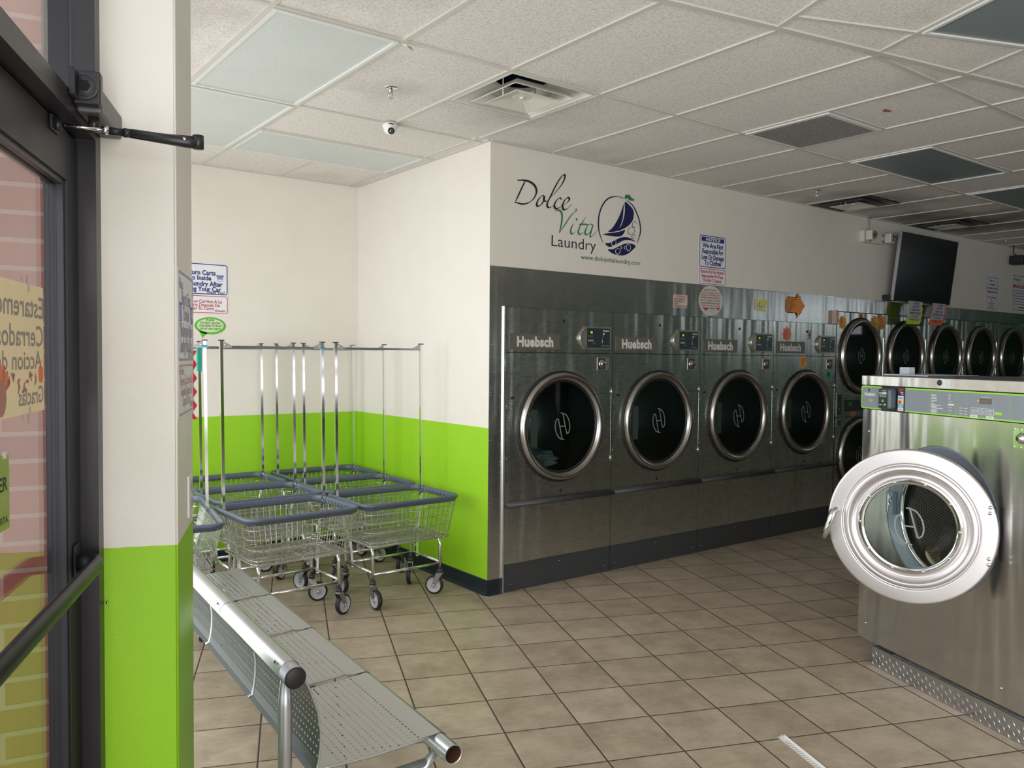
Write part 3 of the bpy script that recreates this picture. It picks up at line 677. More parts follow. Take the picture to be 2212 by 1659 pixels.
def h_logo(mb, cx, cz, s, y, m, w_=0.011):
    k = s*1.12
    for g in (1, -1):
        for pts in ([(-.53, .58), (-.44, .30), (-.34, .0), (-.18, -.50), (-.02, -.98)], [(.22, -.99), (-.02, -.98), (-.45, -.82), (-.80, -.38), (-.90, .12), (-.78, .48), (-.53, .58)]):
            mb.tube([(cx+g*p.x*k*0.8, y-(0.0002 if g > 0 else 0.0), cz+g*p.y*k) for p in smooth_path([(a, b, 0) for a, b in pts], 5)], 0.0005, m, 4, rv=w_*s*6, smooth=False)
    mb.tube([(cx-.34*k*0.8, y-0.0003, cz-.0*k), (cx+.34*k*0.8, y-0.0003, cz+.0*k)], 0.0005, m, 4, rv=w_*s*6, smooth=False)
def door_ring(mb, cx, cz, r, m, y0=-0.012, d=0.046):
    mb.lathe([(r+0.010, y0), (r+0.012, y0-0.010), (r+0.004, y0-0.016), (r-0.002, y0-0.010)], BLACK, 'y', 72, (cx, 0, cz))
    mb.lathe([(r, y0-0.012), (r-0.004, y0-d*0.75), (r-0.012, y0-d*0.96), (r-0.026, y0-d), (r-0.046, y0-d*0.86), (r-0.056, y0-d*0.62), (r-0.060, y0-0.006)], m, 'y', 72, (cx, 0, cz))
    mb.lathe([(r-0.060, y0-0.022), (r-0.068, y0-0.020), (r-0.070, y0)], BLACK, 'y', 72, (cx, 0, cz))
def control(mb, x0, x1, z0, z1, y):
    h = z1-z0
    pts = [(x0+0.055, z0), (x1, z0), (x1, z1), (x0+0.055, z1)]+[(x0+0.055*(1-math.sin(PI*k/10)), z1-h*k/10) for k in range(1, 10)]
    mb.poly(pts, y-0.012, BEZEL, 0.012)
    mb.tube([(x0+0.057*(1-math.sin(PI*k/14))+0.004, y-0.014, z1-0.004-(h-0.008)*k/14) for k in range(15)], 0.005, CHROME, 6)
    a, b, c, d = x0+0.072, x1-0.016, z0+0.010, z1-0.012; yy = y-0.0135; mb.box(a, b, yy, y-0.012, c, d, PANEL_DK)
    yy -= 0.0006; w_ = b-a; g = d-c
    mb.box(a+.02, a+.065, yy-0.0003, yy, c+g*.70, c+g*.88, HOLE)
    mb.text('00', a+.032, c+g*.73, g*.16, LED, yy-0.0008, bold=0.02)
    mb.text('Huebsch', b-0.008, c+g*.84, g*.125, LETTER, yy, 'RIGHT', 0.04)
    mb.poly([(b-.062+.011*math.cos(t*PI/6), c+g*.72+.006*math.sin(t*PI/6)) for t in range(12)], yy, LETTER)
    mb.tube([(b-.068, yy, c+g*.68), (b-.070, yy, c+g*.52), (b-.080, yy, c+g*.50)], 0.0012, TINY, 4); mb.tube([(b-.075, yy, c+g*.42), (b-.077, yy, c+g*.25)], 0.0016, LETTER, 4)
    for i in range(4):
        for j in range(2): mb.box(a+.012+i*.014, a+.023+i*.014, yy-.0002, yy, c+g*(.20+.13*j), c+g*(.28+.13*j), TINY if j else PANEL_DK)
    mb.box(a+.055, a+.085, yy-.0005, yy, c+g*.19, c+g*.27, LEDB)
    for i in range(3): mb.box(a+.018+i*.014, a+.026+i*.014, yy-.0002, yy, c+g*.58, c+g*.61, TINY)
    for i in range(5): mb.box(b-.085+i*.016, b-.075+i*.016, yy-.0002, yy, c+g*.08+.003*(i % 2), c+g*.12+.003*(i % 2), TINY)
def make_dryer():
    t = thing('tumble_dryer', 'x', 'dryer', (D0, 0, 0)); W = 1.0; Y = -0.014; C = (0.50, 1.122); R = 0.386
    mb = MB()
    for a, b in ((0.002, 0.02), (W-0.02, W-0.002)): mb.box(a, b, 0.0, 0.8, 0.02, 1.955, DKGREY)
    mb.box(0.02, W-0.02, 0.0, 0.8, 1.935, 1.955, DKGREY); mb.box(0.02, W-0.02, 0.0, 0.8, 0.02, 0.04, DKGREY); mb.box(0.02, W-0.02, 0.78, 0.8, 0.04, 1.935, HOLE)
    mb.box(0.02, W-0.02, 0.001, 0.006, 0.04, 0.70, HOLE); mb.box(0.02, W-0.02, 0.001, 0.006, 1.60, 1.935, HOLE)
    mb.build('cabinet', t)
    MB().box(0.003, W-0.003, Y+0.006, 0.02, 0.0, 0.190, DKGREY).cyl((0.06, Y+0.004, 0.05), (0.06, Y+0.006, 0.05), 0.004, CHROME, 8).cyl((0.94, Y+0.004, 0.05), (0.94, Y+0.006, 0.05), 0.004, CHROME, 8).cyl((0.5, Y+0.004, 0.15), (0.5, Y+0.006, 0.15), 0.004, CHROME, 8).build('kick_panel', t)
    MB().box(0.004, W-0.004, Y, 0.0, 0.193, 0.600, STEEL).build('lower_panel', t)
    mb = plate_hole(0.004, W-0.004, 0.604, 1.643, C[0], C[1], R-0.02, Y, STEEL)
    mb.box(0.63, W-0.010, Y-0.0012, Y, 0.875, 1.345, STEEL) if False else None
    for z in (0.875, 1.345): mb.box(C[0]+math.sqrt(max(0, (R+.01)**2-(z-C[1])**2)), W-0.006, Y-0.0006, Y, z, z+0.0022, HOLE)
    mb.box(W-0.011, W-0.008, Y-0.0008, Y, 0.875, 1.345, CHROME)
    for z in (0.86, 1.36): mb.cyl((W-0.010, Y-0.004, z-0.025), (W-0.010, Y-0.004, z+0.025), 0.006, STEEL, 10)
    mb.box(0.045, 0.075, Y-0.002, Y, 1.325, 1.342, BLACK); mb.cyl((0.5, Y-0.003, 0.660), (0.5, Y, 0.660), 0.010, BLACK, 14)
    for z in (0.92, 1.28): mb.cyl((0.012, Y-0.002, z), (0.012, Y, z), 0.005, CHROME, 8)
    mb.build('front_panel', t)
    MB().box(0.004, W-0.004, Y, 0.0, 1.648, 1.953, STEEL).cyl((0.51, Y-0.003, 1.873), (0.51, Y, 1.873), 0.011, BLACK, 16).box(0.0, 0.0038, Y, 0.0, 0.2, 1.953, CHROME).build('header_panel', t)
    mb = MB(); mb.box(0.030, 0.478, Y-0.003, Y, 1.668, 1.776, PLATE_G, 0.001); mb.text('Huebsch', 0.254, 1.690, 0.092, LETTER, Y-0.0036, 'CENTER', 0.048, 0.96, sp=1.06); mb.build('nameplate', t)
    mb = MB(); control(mb, 0.655, 0.972, 1.676, 1.842, Y); mb.build('control_panel', t)
    mb = MB(); mb.box(0.842, 0.962, Y-0.004, Y, 1.522, 1.615, BEZEL, 0.0015); mb.box(0.848, 0.925, Y-0.006, Y-0.004, 1.528, 1.609, DKPLAST)
    mb.lathe([(0.006, -0.018), (0.018, -0.014), (0.026, -0.006), (0.031, -0.008), (0.033, 0)], CHROME, 'y', 24, (0.888, Y-0.006, 1.568)); mb.box(0.928, 0.956, Y-0.008, Y-0.004, 1.53, 1.607, BEZEL)
    mb.box(0.9375, 0.9395, Y-0.0085, Y-0.008, 1.55, 1.59, HOLE); mb.build('coin_slot', t)
    mb = MB(); mb.tube([(0.008, Y-0.020, 0.602), (W-0.008, Y-0.020, 0.602)], 0.025, DKGREY, 14, rv=0.020); mb.box(0.4, 0.60, Y-0.0405, Y-0.0395, 0.606, 0.612, TINY)
    mb.build('bumper_rail', t)
    mb = MB(); door_ring(mb, C[0], C[1], R, RING, Y); d = mb.build('door', t)
    mb = MB(); mb.lathe([(0.0005, Y-0.013), (0.16, Y-0.0125), (0.28, Y-0.011), (R-0.068, Y-0.010)], DKGLASS, 'y', 60, (C[0], 0, C[1])); mb.build('door_glass', d)
    mb = MB(); h_logo(mb, C[0]+0.0, C[1], 0.085, Y-0.0150, HLOGO); mb.build('door_logo', d)
    mb = MB(); mb.box(C[0]-0.285, C[0]-0.225, Y-0.008, Y-0.007, 0.985, 1.245, M('grey_glass_patch', (0.30, 0.30, 0.29), 0.7)); mb.build('door_patch', d)  # plain grey rectangle just behind the left of the door glass
    mb = MB(); mb.lathe([(R-0.022, 0.0), (R-0.022, 0.66), (0.001, 0.68)], PERF_D, 'y', 64, (0, 0, 0)); mb.build('drum', t, (C[0], 0.01, C[1]))
    return t
dry = make_dryer()
LBL = ['large stainless dryer nearest the corner, crumpled grey cloth lying in its drum',
       'large stainless dryer, second from the corner, plain front without stickers on it',
       'large stainless dryer, third from the corner, left of the one with orange stickers',
       'large stainless dryer with orange stickers and a green 4 on its front']
dry['label'] = LBL[0]; dry['group'] = 'large dryers along the wall'
for i in range(1, 4): dup(dry, (D0+i*DP, 0, 0), None, LBL[i], 'large dryers along the wall')
# crumpled cloth in the first drum
t = NT('limp_grey_cloth'); nz = t.noise(t.obj(), 14, 4); t.set(Base_Color=t.mix(nz, (0.16, 0.20, 0.21, 1), (0.40, 0.45, 0.46, 1)), Roughness=0.5); t.bump(nz, 0.6, 0.02)
bm = bmesh.new(); bmesh.ops.create_icosphere(bm, subdivisions=5, radius=1)
from mathutils import noise as mn_
for v in bm.verts:
    c = v.co.copy(); k = 1+0.35*mn_.noise(c*2.2)+0.16*mn_.noise(c*6.5); v.co = Vector((c.x*0.21*k, c.y*0.20*k, max(-0.07, c.z*0.085*k)))
o = MB().bm(bm, t.m, True).build('laundry_cloth', None, (D0+0.43, 0.30, 0.853)); tag(o, 'crumpled grey cloth left in the drum of the first large dryer', 'laundry')

PERF_S = PERF_D
def make_stack():
    t = thing('stacked_dryer', 'x', 'dryer', (SX, 0, 0), 0, 'stacked dryers past the large ones'); W = SPITCH; Y = -0.014; R = 0.372; cx = W/2-0.01
    mb = MB()
    for a, b in ((0.002, 0.02), (W-0.02, W-0.002)): mb.box(a, b, 0.0, 0.75, 0.02, 2.08, DKGREY)
    mb.box(0.02, W-0.02, 0, 0.75, 2.06, 2.08, DKGREY); mb.box(0.02, W-0.02, 0.73, 0.75, 0.02, 2.06, HOLE); mb.box(0.02, W-0.02, 0.0, 0.73, 1.10, 1.12, DKGREY); mb.box(0.02, W-0.02, 0.001, 0.006, 1.10, 1.28, HOLE)
    mb.build('cabinet', t)
    MB().box(0.003, W-0.003, Y+0.006, 0.02, 0.0, 0.14, DKGREY).build('kick_panel', t)
    for z0, z1, cz in ((0.145, 1.045, 0.66), (1.235, 2.078, 1.652)):
        mb = plate_hole(0.004, W-0.004, z0, z1, cx, cz, R-0.02, Y, STEEL)
        for z in (cz-0.21, cz+0.19): mb.box(cx+math.sqrt((R+.012)**2-(z-cz)**2), W-0.006, Y-0.0006, Y, z, z+0.0022, HOLE)
        mb.box(W-0.012, W-0.008, Y-0.003, Y, cz-0.21, cz+0.19, CHROME)
        mb.build('front_panel', t)
        mb = MB(); door_ring(mb, cx, cz, R, RING, Y); d = mb.build('door', t)
        mb = MB(); mb.lathe([(0.0005, Y-0.013), (0.16, Y-0.0125), (R-0.068, Y-0.010)], DKGLASS, 'y', 60, (cx, 0, cz)); mb.build('door_glass', d)
        mb = MB(); h_logo(mb, cx, cz, 0.07, Y-0.015, HLOGO); mb.build('door_logo', d)
        mb = MB(); mb.lathe([(R-0.022, 0.0), (R-0.022, 0.60), (0.001, 0.61)], PERF_S, 'y', 64, (0, 0, 0)); mb.build('drum', t, (cx, 0.01, cz))
    mb = MB(); mb.box(0.004, W-0.004, Y, 0.0, 1.05, 1.23, STEEL); mb.box(0.16, W-0.05, Y-0.003, Y, 1.10, 1.215, PANEL_DK, 0.001); mb.text('Huebsch', 0.50, 1.15, 0.035, LETTER, Y-0.004, 'LEFT', 0.03)
    mb.box(0.24, 0.30, Y-0.004, Y, 1.15, 1.19, LEDB); mb.box(0.45, 0.47, Y-0.004, Y, 1.19, 1.20, LETTER); mb.build('control_panel', t)
    mb = MB(); mb.box(0.02, 0.125, Y-0.005, Y, 1.055, 1.29, BEZEL, 0.001); mb.box(0.035, 0.110, Y-0.007, Y-0.004, 1.07, 1.275, DKGREY); mb.box(0.055, 0.075, Y-0.012, Y-0.006, 1.22, 1.25, BLACK); mb.cyl((0.07, Y-0.012, 1.13), (0.07, Y-0.006, 1.13), 0.007, CHROME, 12)
    mb.box(0.03, 0.12, Y-0.004, Y, 0.955, 1.03, BEZEL, 0.001); mb.box(0.042, 0.108, Y-0.005, Y-0.003, 0.967, 1.018, DKGREY); mb.build('coin_slot', t)
    return t
sd = make_stack()
SL = ['stacked pair of dryers with orange stickers and an orange number above its upper door',
      'stacked dryer below the yellow paper note, second pair of its row',
      'stacked dryer below the orange paper note, third pair of its row',
      'stacked dryer fourth in its row, second pair in from the right edge',
      'stacked dryer farthest to the right, cut by the right edge of the photo']
sd['label'] = SL[0]
for i in range(1, 5): dup(sd, (SX+i*SPITCH, 0, 0), None, SL[i])

# ================================================================== the washer with its open door
WG = M('washer_inner_grey', (0.17, 0.20, 0.245), 0.45)
LIMEB = M('lime_panel_border', (0.30, 0.62, 0.06), 0.45); PANELG = M('washer_panel_grey', (0.22, 0.25, 0.28), 0.42)
PERF_W = dots('washer_drum_perforated', (0.55, 0.53, 0.48), 0.017, 0.015, 0.0052, 0.0052, see=False, angular=True, r0=0.30, metal=0.9, rough=0.3)
WO = FP(-1.55, 1.712)
wm = thing('front_load_washer', 'big stainless front-loading washer with its round door standing open', 'washing machine', WO, ROT_WASH)
W = 1.10; C = (0.55, 0.856); RB = 0.352
mb = MB(); mb.box(0.0, 0.012, 0.012, 1.10, 0.115, 1.528, STEEL_WASH); mb.box(W-0.012, W, 0.012, 1.10, 0.115, 1.528, STEEL_WASH); mb.box(0.0, W, 1.09, 1.10, 0.115, 1.52, DKGREY)
mb.box(0.0, W, 0.012, 1.10, 0.115, 0.135, DKGREY); mb.box(0.0, W, 0.03, 1.10, 1.515, 1.5285, STEEL_WASH); mb.build('cabinet', wm)
mb = plate_hole(0.0, W, 0.115, 1.352, C[0], C[1], RB, 0.0, STEEL_WASH, 0.012, 96)
for x, z in ((0.05, 1.235), (0.135, 1.333), (0.06, 0.20), (0.93, 0.19)): mb.lathe([(0.0005, -0.004), (0.004, -0.003), (0.006, 0)], CHROME, 'y', 10, (x, 0, z))
mb.build('front_panel', wm)
mb = MB(); mb.box(-0.004, W+0.002, -0.010, 0.06, 1.481, 1.533, STEEL_WASH, 0.003); mb.lathe([(0.0005, -0.005), (0.010, -0.005), (0.013, -0.003), (0.014, 0)], BLACK, 'y', 24, (0.545, -0.010, 1.511)); mb.cyl((0.545, -0.0155, 1.511), (0.545, -0.015, 1.511), 0.005, DKGREY, 12); mb.build('top_cap', wm)
cp = MB(); cp.rrect(0.0, W+0.001, 1.357, 1.478, 0.010, -0.012, LIMEB, 0.024); cp.rrect(0.007, W-0.006, 1.364, 1.471, 0.007, -0.0128, PANELG, 0.002); cpo = cp.build('control_panel', wm)
mb = MB(); yy = -0.0135
mb.text('Huebsch', 0.026, 1.427, 0.024, LETTER, yy, 'LEFT', 0.05, 1.0); mb.box(0.062, 0.069, yy-.0002, yy, 1.396, 1.410, LIMEB); mb.box(0.076, 0.089, yy-.0002, yy, 1.396, 1.408, LIMEB)
mb.poly(ell(0.06, 1.456, 0.007, 0.008), yy, BLACK); mb.box(0.057, 0.063, yy-.0006, yy-.0003, 1.455, 1.457, LETTER)
for x in (0.492, 0.655, 0.945): mb.box(x, x+0.0015, yy-.0002, yy, 1.367, 1.469, LIMEB)
LT = M('panel_print_white', (0.66, 0.68, 0.68), 0.6); random.seed(3)
for i, (z, n_) in enumerate(((1.452, 2), (1.438, 2), (1.424, 2), (1.408, 3), (1.393, 2), (1.381, 2), (1.370, 2))):
    for j in range(n_):
        mb.box(0.500, 0.500+random.uniform(0.022, 0.075 if n_ == 3 or i == 4 else 0.045), yy-.0002, yy, z-j*0.0052, z-j*0.0052+0.0026, LT)
for i, z in enumerate((1.455, 1.440, 1.421, 1.407, 1.393, 1.380, 1.367)):
    if i in (0, 1): mb.tube([(0.611+0.005*math.cos(k*PI/4), yy, z+0.005*math.sin(k*PI/4)) for k in range(8)], 0.0008, LT, 4, closed=True)
    elif i == 3: mb.box(0.604, 0.640, yy-.0002, yy, z, z+0.008, M('pale_green_key', (0.58, 0.75, 0.50), 0.5))
    else: mb.tube([(0.606, yy, z+0.002), (0.612, yy, z+0.006), (0.620, yy, z+0.003), (0.628, yy, z+0.006)], 0.0010, LT if i < 6 else LIMEB, 4)
mb.build('wash_guide', cpo); mb = MB()
mb.box(0.785, 0.850, yy-.001, yy, 1.425, 1.450, M('lcd_brown_grey', (0.12, 0.10, 0.085), 0.3)); mb.text('8888', 0.796, 1.430, 0.018, M('lcd_segment', (0.20, 0.165, 0.14), 0.5), yy-.0014, 'LEFT', 0, 1.0)
mb.tube([(0.792, yy, 1.455), (0.815, yy, 1.455), (0.820, yy, 1.460), (0.826, yy, 1.455), (0.842, yy, 1.455)], 0.0009, LT, 4); mb.poly(ell(0.777, 1.438, 0.003, 0.004), yy, LT); mb.poly(ell(0.860, 1.437, 0.003, 0.004), yy, TINY)
for r_ in range(3):
    for c_ in range(3):
        if r_ == 2 and c_ == 1: continue
        x = 0.735+c_*0.044; z = 1.405-r_*0.0165
        if r_ < 2: mb.frame(x, x+0.040, z-0.012, z+0.001, 0.002, 0.0014, yy, LT); mb.box(x+.008, x+.030, yy-.0002, yy, z-.007, z-.005, LT)
        else: mb.box(x, x+0.040, yy-.0003, yy, z-0.012, z+0.001, M('pale_green_key', (0.6, 0.75, 0.55), 0.5)); mb.box(x+.008, x+.030, yy-.0006, yy, z-.007, z-.004, PANELG)
mb.box(0.867, 0.905, yy-.0003, yy, 1.381, 1.394, LIMEB)
for r_ in range(3):
    for c_ in range(2): mb.box(0.672+c_*.028, 0.690+c_*.028, yy-.0002, yy, 1.398-r_*.013, 1.4005-r_*.013, LT)
mb.build('keypad', cpo)
# card reader on the control panel
mb = MB(); mb.box(0.160, 0.325, -0.017, -0.0125, 1.352, 1.480, BLACK, 0.001); ox = len(mb.v); mb.box(0.140, 0.225, -0.060, -0.016, 1.366, 1.470, M('reader_teal_grey', (0.06, 0.085, 0.10), 0.35), 0.010); fy = -0.0605
mb.box(0.147, 0.208, fy-.0008, fy, 1.372, 1.466, BLKI); mb.box(0.151, 0.204, fy-.0016, fy-.0008, 1.444, 1.452, WHITEP); mb.box(0.153, 0.176, fy-.002, fy-.0016, 1.446, 1.450, REDI); mb.box(0.153, 0.203, fy-.0016, fy-.0008, 1.426, 1.442, M('lcd_green_grey', (0.12, 0.20, 0.13), 0.4))
for i in range(4): mb.add([(0.166+i*.010, fy-.0012, 1.456), (0.170+i*.010, fy-.0012, 1.456), (0.173+i*.010, fy-.0012, 1.463), (0.169+i*.010, fy-.0012, 1.463)], [(0, 1, 2, 3)], LETTER)
mb.tube([(0.178+0.007*math.cos(k*PI/5), fy-.0012, 1.408+0.006*math.sin(k*PI/5)) for k in range(8)], 0.0010, LETTER, 4); mb.box(0.174, 0.182, fy-.0016, fy-.0008, 1.403, 1.408, LETTER)
mb.box(0.184, 0.200, fy-.0016, fy-.0008, 1.384, 1.393, M('bright_green_key', (0.05, 0.75, 0.10), 0.5)); mb.box(0.152, 0.170, fy-.0016, fy-.0008, 1.386, 1.389, LETTER)
mb.v[ox:] = [(a+0.047, b, c) for a, b, c in mb.v[ox:]]; ox = len(mb.v); ry = -0.0178
mb.box(0.256, 0.299, ry-.0004, ry, 1.438, 1.478, M('dark_maroon_print', (0.05, 0.01, 0.025), 0.5)); mb.box(0.262, 0.296, ry-.0008, ry-.0004, 1.463, 1.466, REDI); mb.box(0.262, 0.296, ry-.0008, ry-.0004, 1.469, 1.473, REDI); mb.text('Tap to', 0.296, 1.452, 0.009, LT, ry-.0008, 'RIGHT', 0.04); mb.text('Pay', 0.296, 1.443, 0.009, LT, ry-.0008, 'RIGHT', 0.04)
for z0, z1, m in ((1.416, 1.437, WHITEP), (1.394, 1.415, WHITEP), (1.378, 1.393, M('card_blue', (0.12, 0.42, 0.66), 0.5)), (1.360, 1.377, WHITEP)): mb.box(0.258, 0.297, ry-.0006, ry, z0, z1, m)
mb.text('VISA', 0.2775, 1.420, 0.016, M('visa_blue', (0.03, 0.12, 0.50), 0.5), ry-.0010, 'CENTER', 0.03, 1.0, shear=0.2); mb.poly(ell(0.271, 1.4045, 0.009, 0.009), ry-.0012, M('card_red', (0.65, 0.03, 0.02), 0.5)); mb.poly(ell(0.284, 1.4045, 0.009, 0.009), ry-.0011, M('card_orange', (0.85, 0.38, 0.03), 0.5)); mb.text('AMEX', 0.2775, 1.382, 0.008, WHITEP, ry-.0010, 'CENTER', 0.03); mb.text('DISCOVER', 0.2775, 1.366, 0.006, BLKI, ry-.0010, 'CENTER', 0.03)
mb.v[ox:] = [(a+0.024, b, c) for a, b, c in mb.v[ox:]]
mb.build('card_reader', wm)
mb = MB(); mb.box(0.955, 1.09, -0.004, 0.0, 1.245, 1.335, CHROME, 0.001)
for x in (0.962, 0.995): 
    for z in (1.252, 1.328): mb.lathe([(0.0005, -0.004), (0.004, -0.003), (0.005, 0)], CHROME, 'y', 10, (x, -0.004, z))
mb.lathe([(0.004, -0.022), (0.016, -0.016), (0.022, -0.006), (0.026, 0)], STEEL, 'y', 24, (1.0, -0.004, 1.29)); mb.build('coin_slot', wm)
# opening: grey dished ring, chrome lip, drum
mb = MB(); mb.lathe([(RB, 0.006), (RB-0.004, 0.0), (RB-0.012, 0.004), (0.300, 0.022), (0.285, 0.030), (0.283, 0.075)], WG, 'y', 72, (C[0], 0, C[1])); mb.build('opening_ring', wm)
mb = MB(); mb.lathe([(0.285, 0.028), (0.280, 0.016), (0.270, 0.018), (0.266, 0.04), (0.266, 0.10), (0.30, 0.13)], CHROME, 'y', 72, (C[0], 0, C[1])); mb.build('chrome_lip', wm)
dr = MB().lathe([(0.30, 0.0), (0.30, 0.60)], PERF_W, 'y', 80).lathe([(0.30, 0.60), (0.001, 0.62)], M('drum_back', (0.20, 0.20, 0.18), 0.35, 0.9), 'y', 60).build('drum', wm, (C[0], 0.12, C[1]))
for k in range(3):
    a = rad(100+120*k); u = Vector((math.sin(a), 0, math.cos(a))); s_ = Vector((math.cos(a), 0, -math.sin(a))); mb = MB()
    P = [u*0.30-s_*0.06, u*0.235-s_*0.014, u*0.235+s_*0.014, u*0.30+s_*0.06]
    mb.add([(p.x, y, p.z) for y in (0.03, 0.58) for p in P], [(0, 1, 5, 4), (1, 2, 6, 5), (2, 3, 7, 6), (0, 3, 2, 1), (4, 5, 6, 7)], M('lifter_steel', (0.30, 0.27, 0.18), 0.3, 0.9)); mb.build('drum_lifter', dr)
mb = MB(); lx = C[0]-0.325
mb.box(lx-0.018, lx+0.030, -0.014, 0.012, C[1]-0.03, C[1]+0.085, WG, 0.003); mb.box(lx-0.002, lx+0.010, -0.020, -0.012, C[1]-0.02, C[1]+0.07, CHROME, 0.002); mb.tube([(lx+0.022+0.010*math.cos(a*0.7), -0.022, C[1]+0.030+0.014*math.sin(a*0.7)) for a in range(8)], 0.003, CHROME, 6)
mb.box(lx+0.012, lx+0.028, -0.024, -0.010, C[1]+0.052, C[1]+0.060, CHROME); mb.build('door_latch', wm)
# the door, hinged on the right
R = 0.355; HX = 0.91
mb = MB(); cc = (-R, 0, 0)
mb.lathe([(R-0.006, 0.0), (R, -0.008), (R, -0.030), (R-0.003, -0.0345), (R-0.008, -0.0362), (R-0.012, -0.0365), (0.2935, -0.0382), (0.290, -0.0380), (0.2882, -0.036), (0.2875, -0.030), (0.2868, -0.029), (0.281, -0.029), (0.280, -0.030), (0.2790, -0.038), (0.2765, -0.0405), (0.264, -0.0425), (0.260, -0.0415), (0.257, -0.038), (0.2555, -0.030), (0.254, -0.027), (0.243, -0.021), (0.240, -0.0195), (0.236, -0.0165), (0.233, -0.016), (0.224, -0.016), (0.222, -0.017), (0.2215, -0.026)], SATIN, 'y', 96, cc)
mb.lathe([(R-0.006, 0.0), (0.23, 0.004), (0.215, 0.004)], WG, 'y', 72, cc)
wd = mb.build('door', wm, (HX, -0.012, C[1]), rad(39.7))
mb = MB(); mb.lathe([(0.2215, -0.018), (0.221, -0.027), (0.217, -0.029), (0.196, -0.029), (0.193, -0.026), (0.193, -0.012)], CHROME, 'y', 80, cc)
for k in range(10):
    a = 2*PI*(k+0.5)/10; mb.lathe([(0.0005, -0.006), (0.004, -0.0055), (0.006, -0.003), (0.0065, 0)], CHROME, 'y', 12, (-R+0.207*math.sin(a), -0.029, 0.207*math.cos(a)))
mb.build('bolt_ring', wd)
mb = MB(); mb.lathe([(0.0005, -0.020), (0.193, -0.020)], WGLASS, 'y', 64, cc); mb.lathe([(0.205, 0.003), (0.200, 0.07), (0.17, 0.115), (0.10, 0.125), (0.0005, 0.127)], BOWL, 'y', 64, cc); g_ = mb.build('door_glass', wd)
mb = MB(); h_logo(mb, -R, 0.0, 0.075, -0.0215, M('etched_logo_dark', (0.20, 0.20, 0.21), 0.5)); mb.build('door_logo', wd)
mb = MB()
for z in (0.125, 0.100, -0.100, -0.125): mb.lathe([(0.0005, -0.007), (0.005, -0.0065), (0.0085, -0.003), (0.009, 0)], CHROME, 'y', 14, (-0.035, -0.036, z))
mb.box(-0.06, -0.012, -0.002, 0.008, -0.12, 0.12, BLACK, 0.003); mb.build('hinge', wd)
mb = MB(); mb.tube([(-2*R+0.045, -0.040, 0.045), (-2*R+0.030, -0.062, 0.040), (-2*R+0.022, -0.066, 0.010), (-2*R+0.004, -0.064, -0.050), (-2*R-0.010, -0.058, -0.095)], [0.012, 0.018, 0.021, 0.019, 0.013], CHROME, 14, rv=0.012); mb.cyl((-2*R+0.040, -0.036, 0.045), (-2*R+0.040, -0.055, 0.045), 0.014, CHROME, 16)
mb.build('door_handle', wd)
# soap dispenser lid on top
mb = MB(); LIDM = M('pale_blue_grey_plastic', (0.42, 0.46, 0.52), 0.35)
mb.box(0.090, 0.56, 0.06, 0.36, 1.5285, 1.536, DKGREY); mb.box(0.085, 0.40, 0.055, 0.365, 1.536, 1.543, LIDM, 0.002); mb.box(0.150, 0.215, 0.10, 0.14, 1.542, 1.580, LIDM, 0.002); mb.box(0.40, 0.56, 0.055, 0.365, 1.536, 1.541, DKGREY)
mb.build('dispenser_lid', wm)
# plinth in concrete with diamond plate, and the utility trough behind
PLC = NT('rough_concrete'); nz = PLC.noise(PLC.obj(), 26, 5, 0.7); PLC.set(Base_Color=PLC.mix(nz, (0.05, 0.048, 0.048, 1), (0.30, 0.29, 0.28, 1)), Roughness=0.95); PLC.bump(nz, 0.8, 0.02)
PO = FP(-1.688, 1.694)
pl = thing('machine_plinth', 'low concrete base faced with bright diamond plate, under the washer', 'machine base', PO, ROT_WASH)
mb = MB(); mb.box(0.004, 3.2, 0.0045, 1.6, 0, 0.099, PLC.m); mb.build('concrete_base', pl)
DPLT = M('diamond_plate_aluminium', (0.50, 0.51, 0.55), 0.22, 1.0, 0.15, scale=4)
mb = MB()
for a, b in ((0.0, 0.047), (0.0485, 1.60), (1.602, 3.2)): mb.box(a, b, 0.0, 0.004, 0.001, 0.102, DPLT)
for i in range(128):
    x = 0.010+i*0.0248
    for j in range(5):
        z = 0.012+j*0.0205; s_ = 1 if (i+j) % 2 else -1
        a = rad(52)*s_; l_, w2 = 0.0125, 0.0026; c_, sn = math.cos(a), math.sin(a)
        if z+0.009 > 0.102: continue
        mb.add([(x-l_*c_, 0, z-l_*sn), (x+w2*sn, 0, z-w2*c_), (x+l_*c_, 0, z+l_*sn), (x-w2*sn, 0, z+w2*c_), (x, -0.0022, z)], [(0, 1, 4), (1, 2, 4), (2, 3, 4), (3, 0, 4)], CHROME if s_ > 0 else DPLT)  # one diagonal set brighter: its glint is put into the material
mb.build('diamond_plate', pl)
mb = MB(); mb.box(0.0, 0.004, 0.004, 1.6, 0.001, 0.102, DPLT); mb.build('end_plate', pl)
mb = MB(); mb.box(0.03, 0.12, 0.016, 0.05, 0.099, 0.112, BLACK, 0.003); mb.box(0.045, 0.10, 0.02, 0.045, 0.112, 0.114, DKGREY); o = mb.build('anchor_bracket', pl)
mb = MB(); mb.box(-0.135, 0.02, 0.012, 0.014, 0.107, 0.115, M('blue_strip_tint', (0.10, 0.16, 0.55), 0.3)); mb.build('blue_strip', wm, (0.135, 0, 0))  # thin blue strip under the washer's front corner
mb = MB(); mb.box(0.0, 3.2, 0.0, 0.02, 0, 1.542, STEEL_WASH); mb.box(0.0, 3.2, 0.30, 0.32, 0, 1.542, STEEL_WASH); mb.box(0.0, 0.02, 0.02, 0.30, 0, 1.5, STEEL_WASH); mb.box(-0.01, 3.2, -0.012, 0.03, 1.536, 1.552, STEEL_WASH, 0.003)
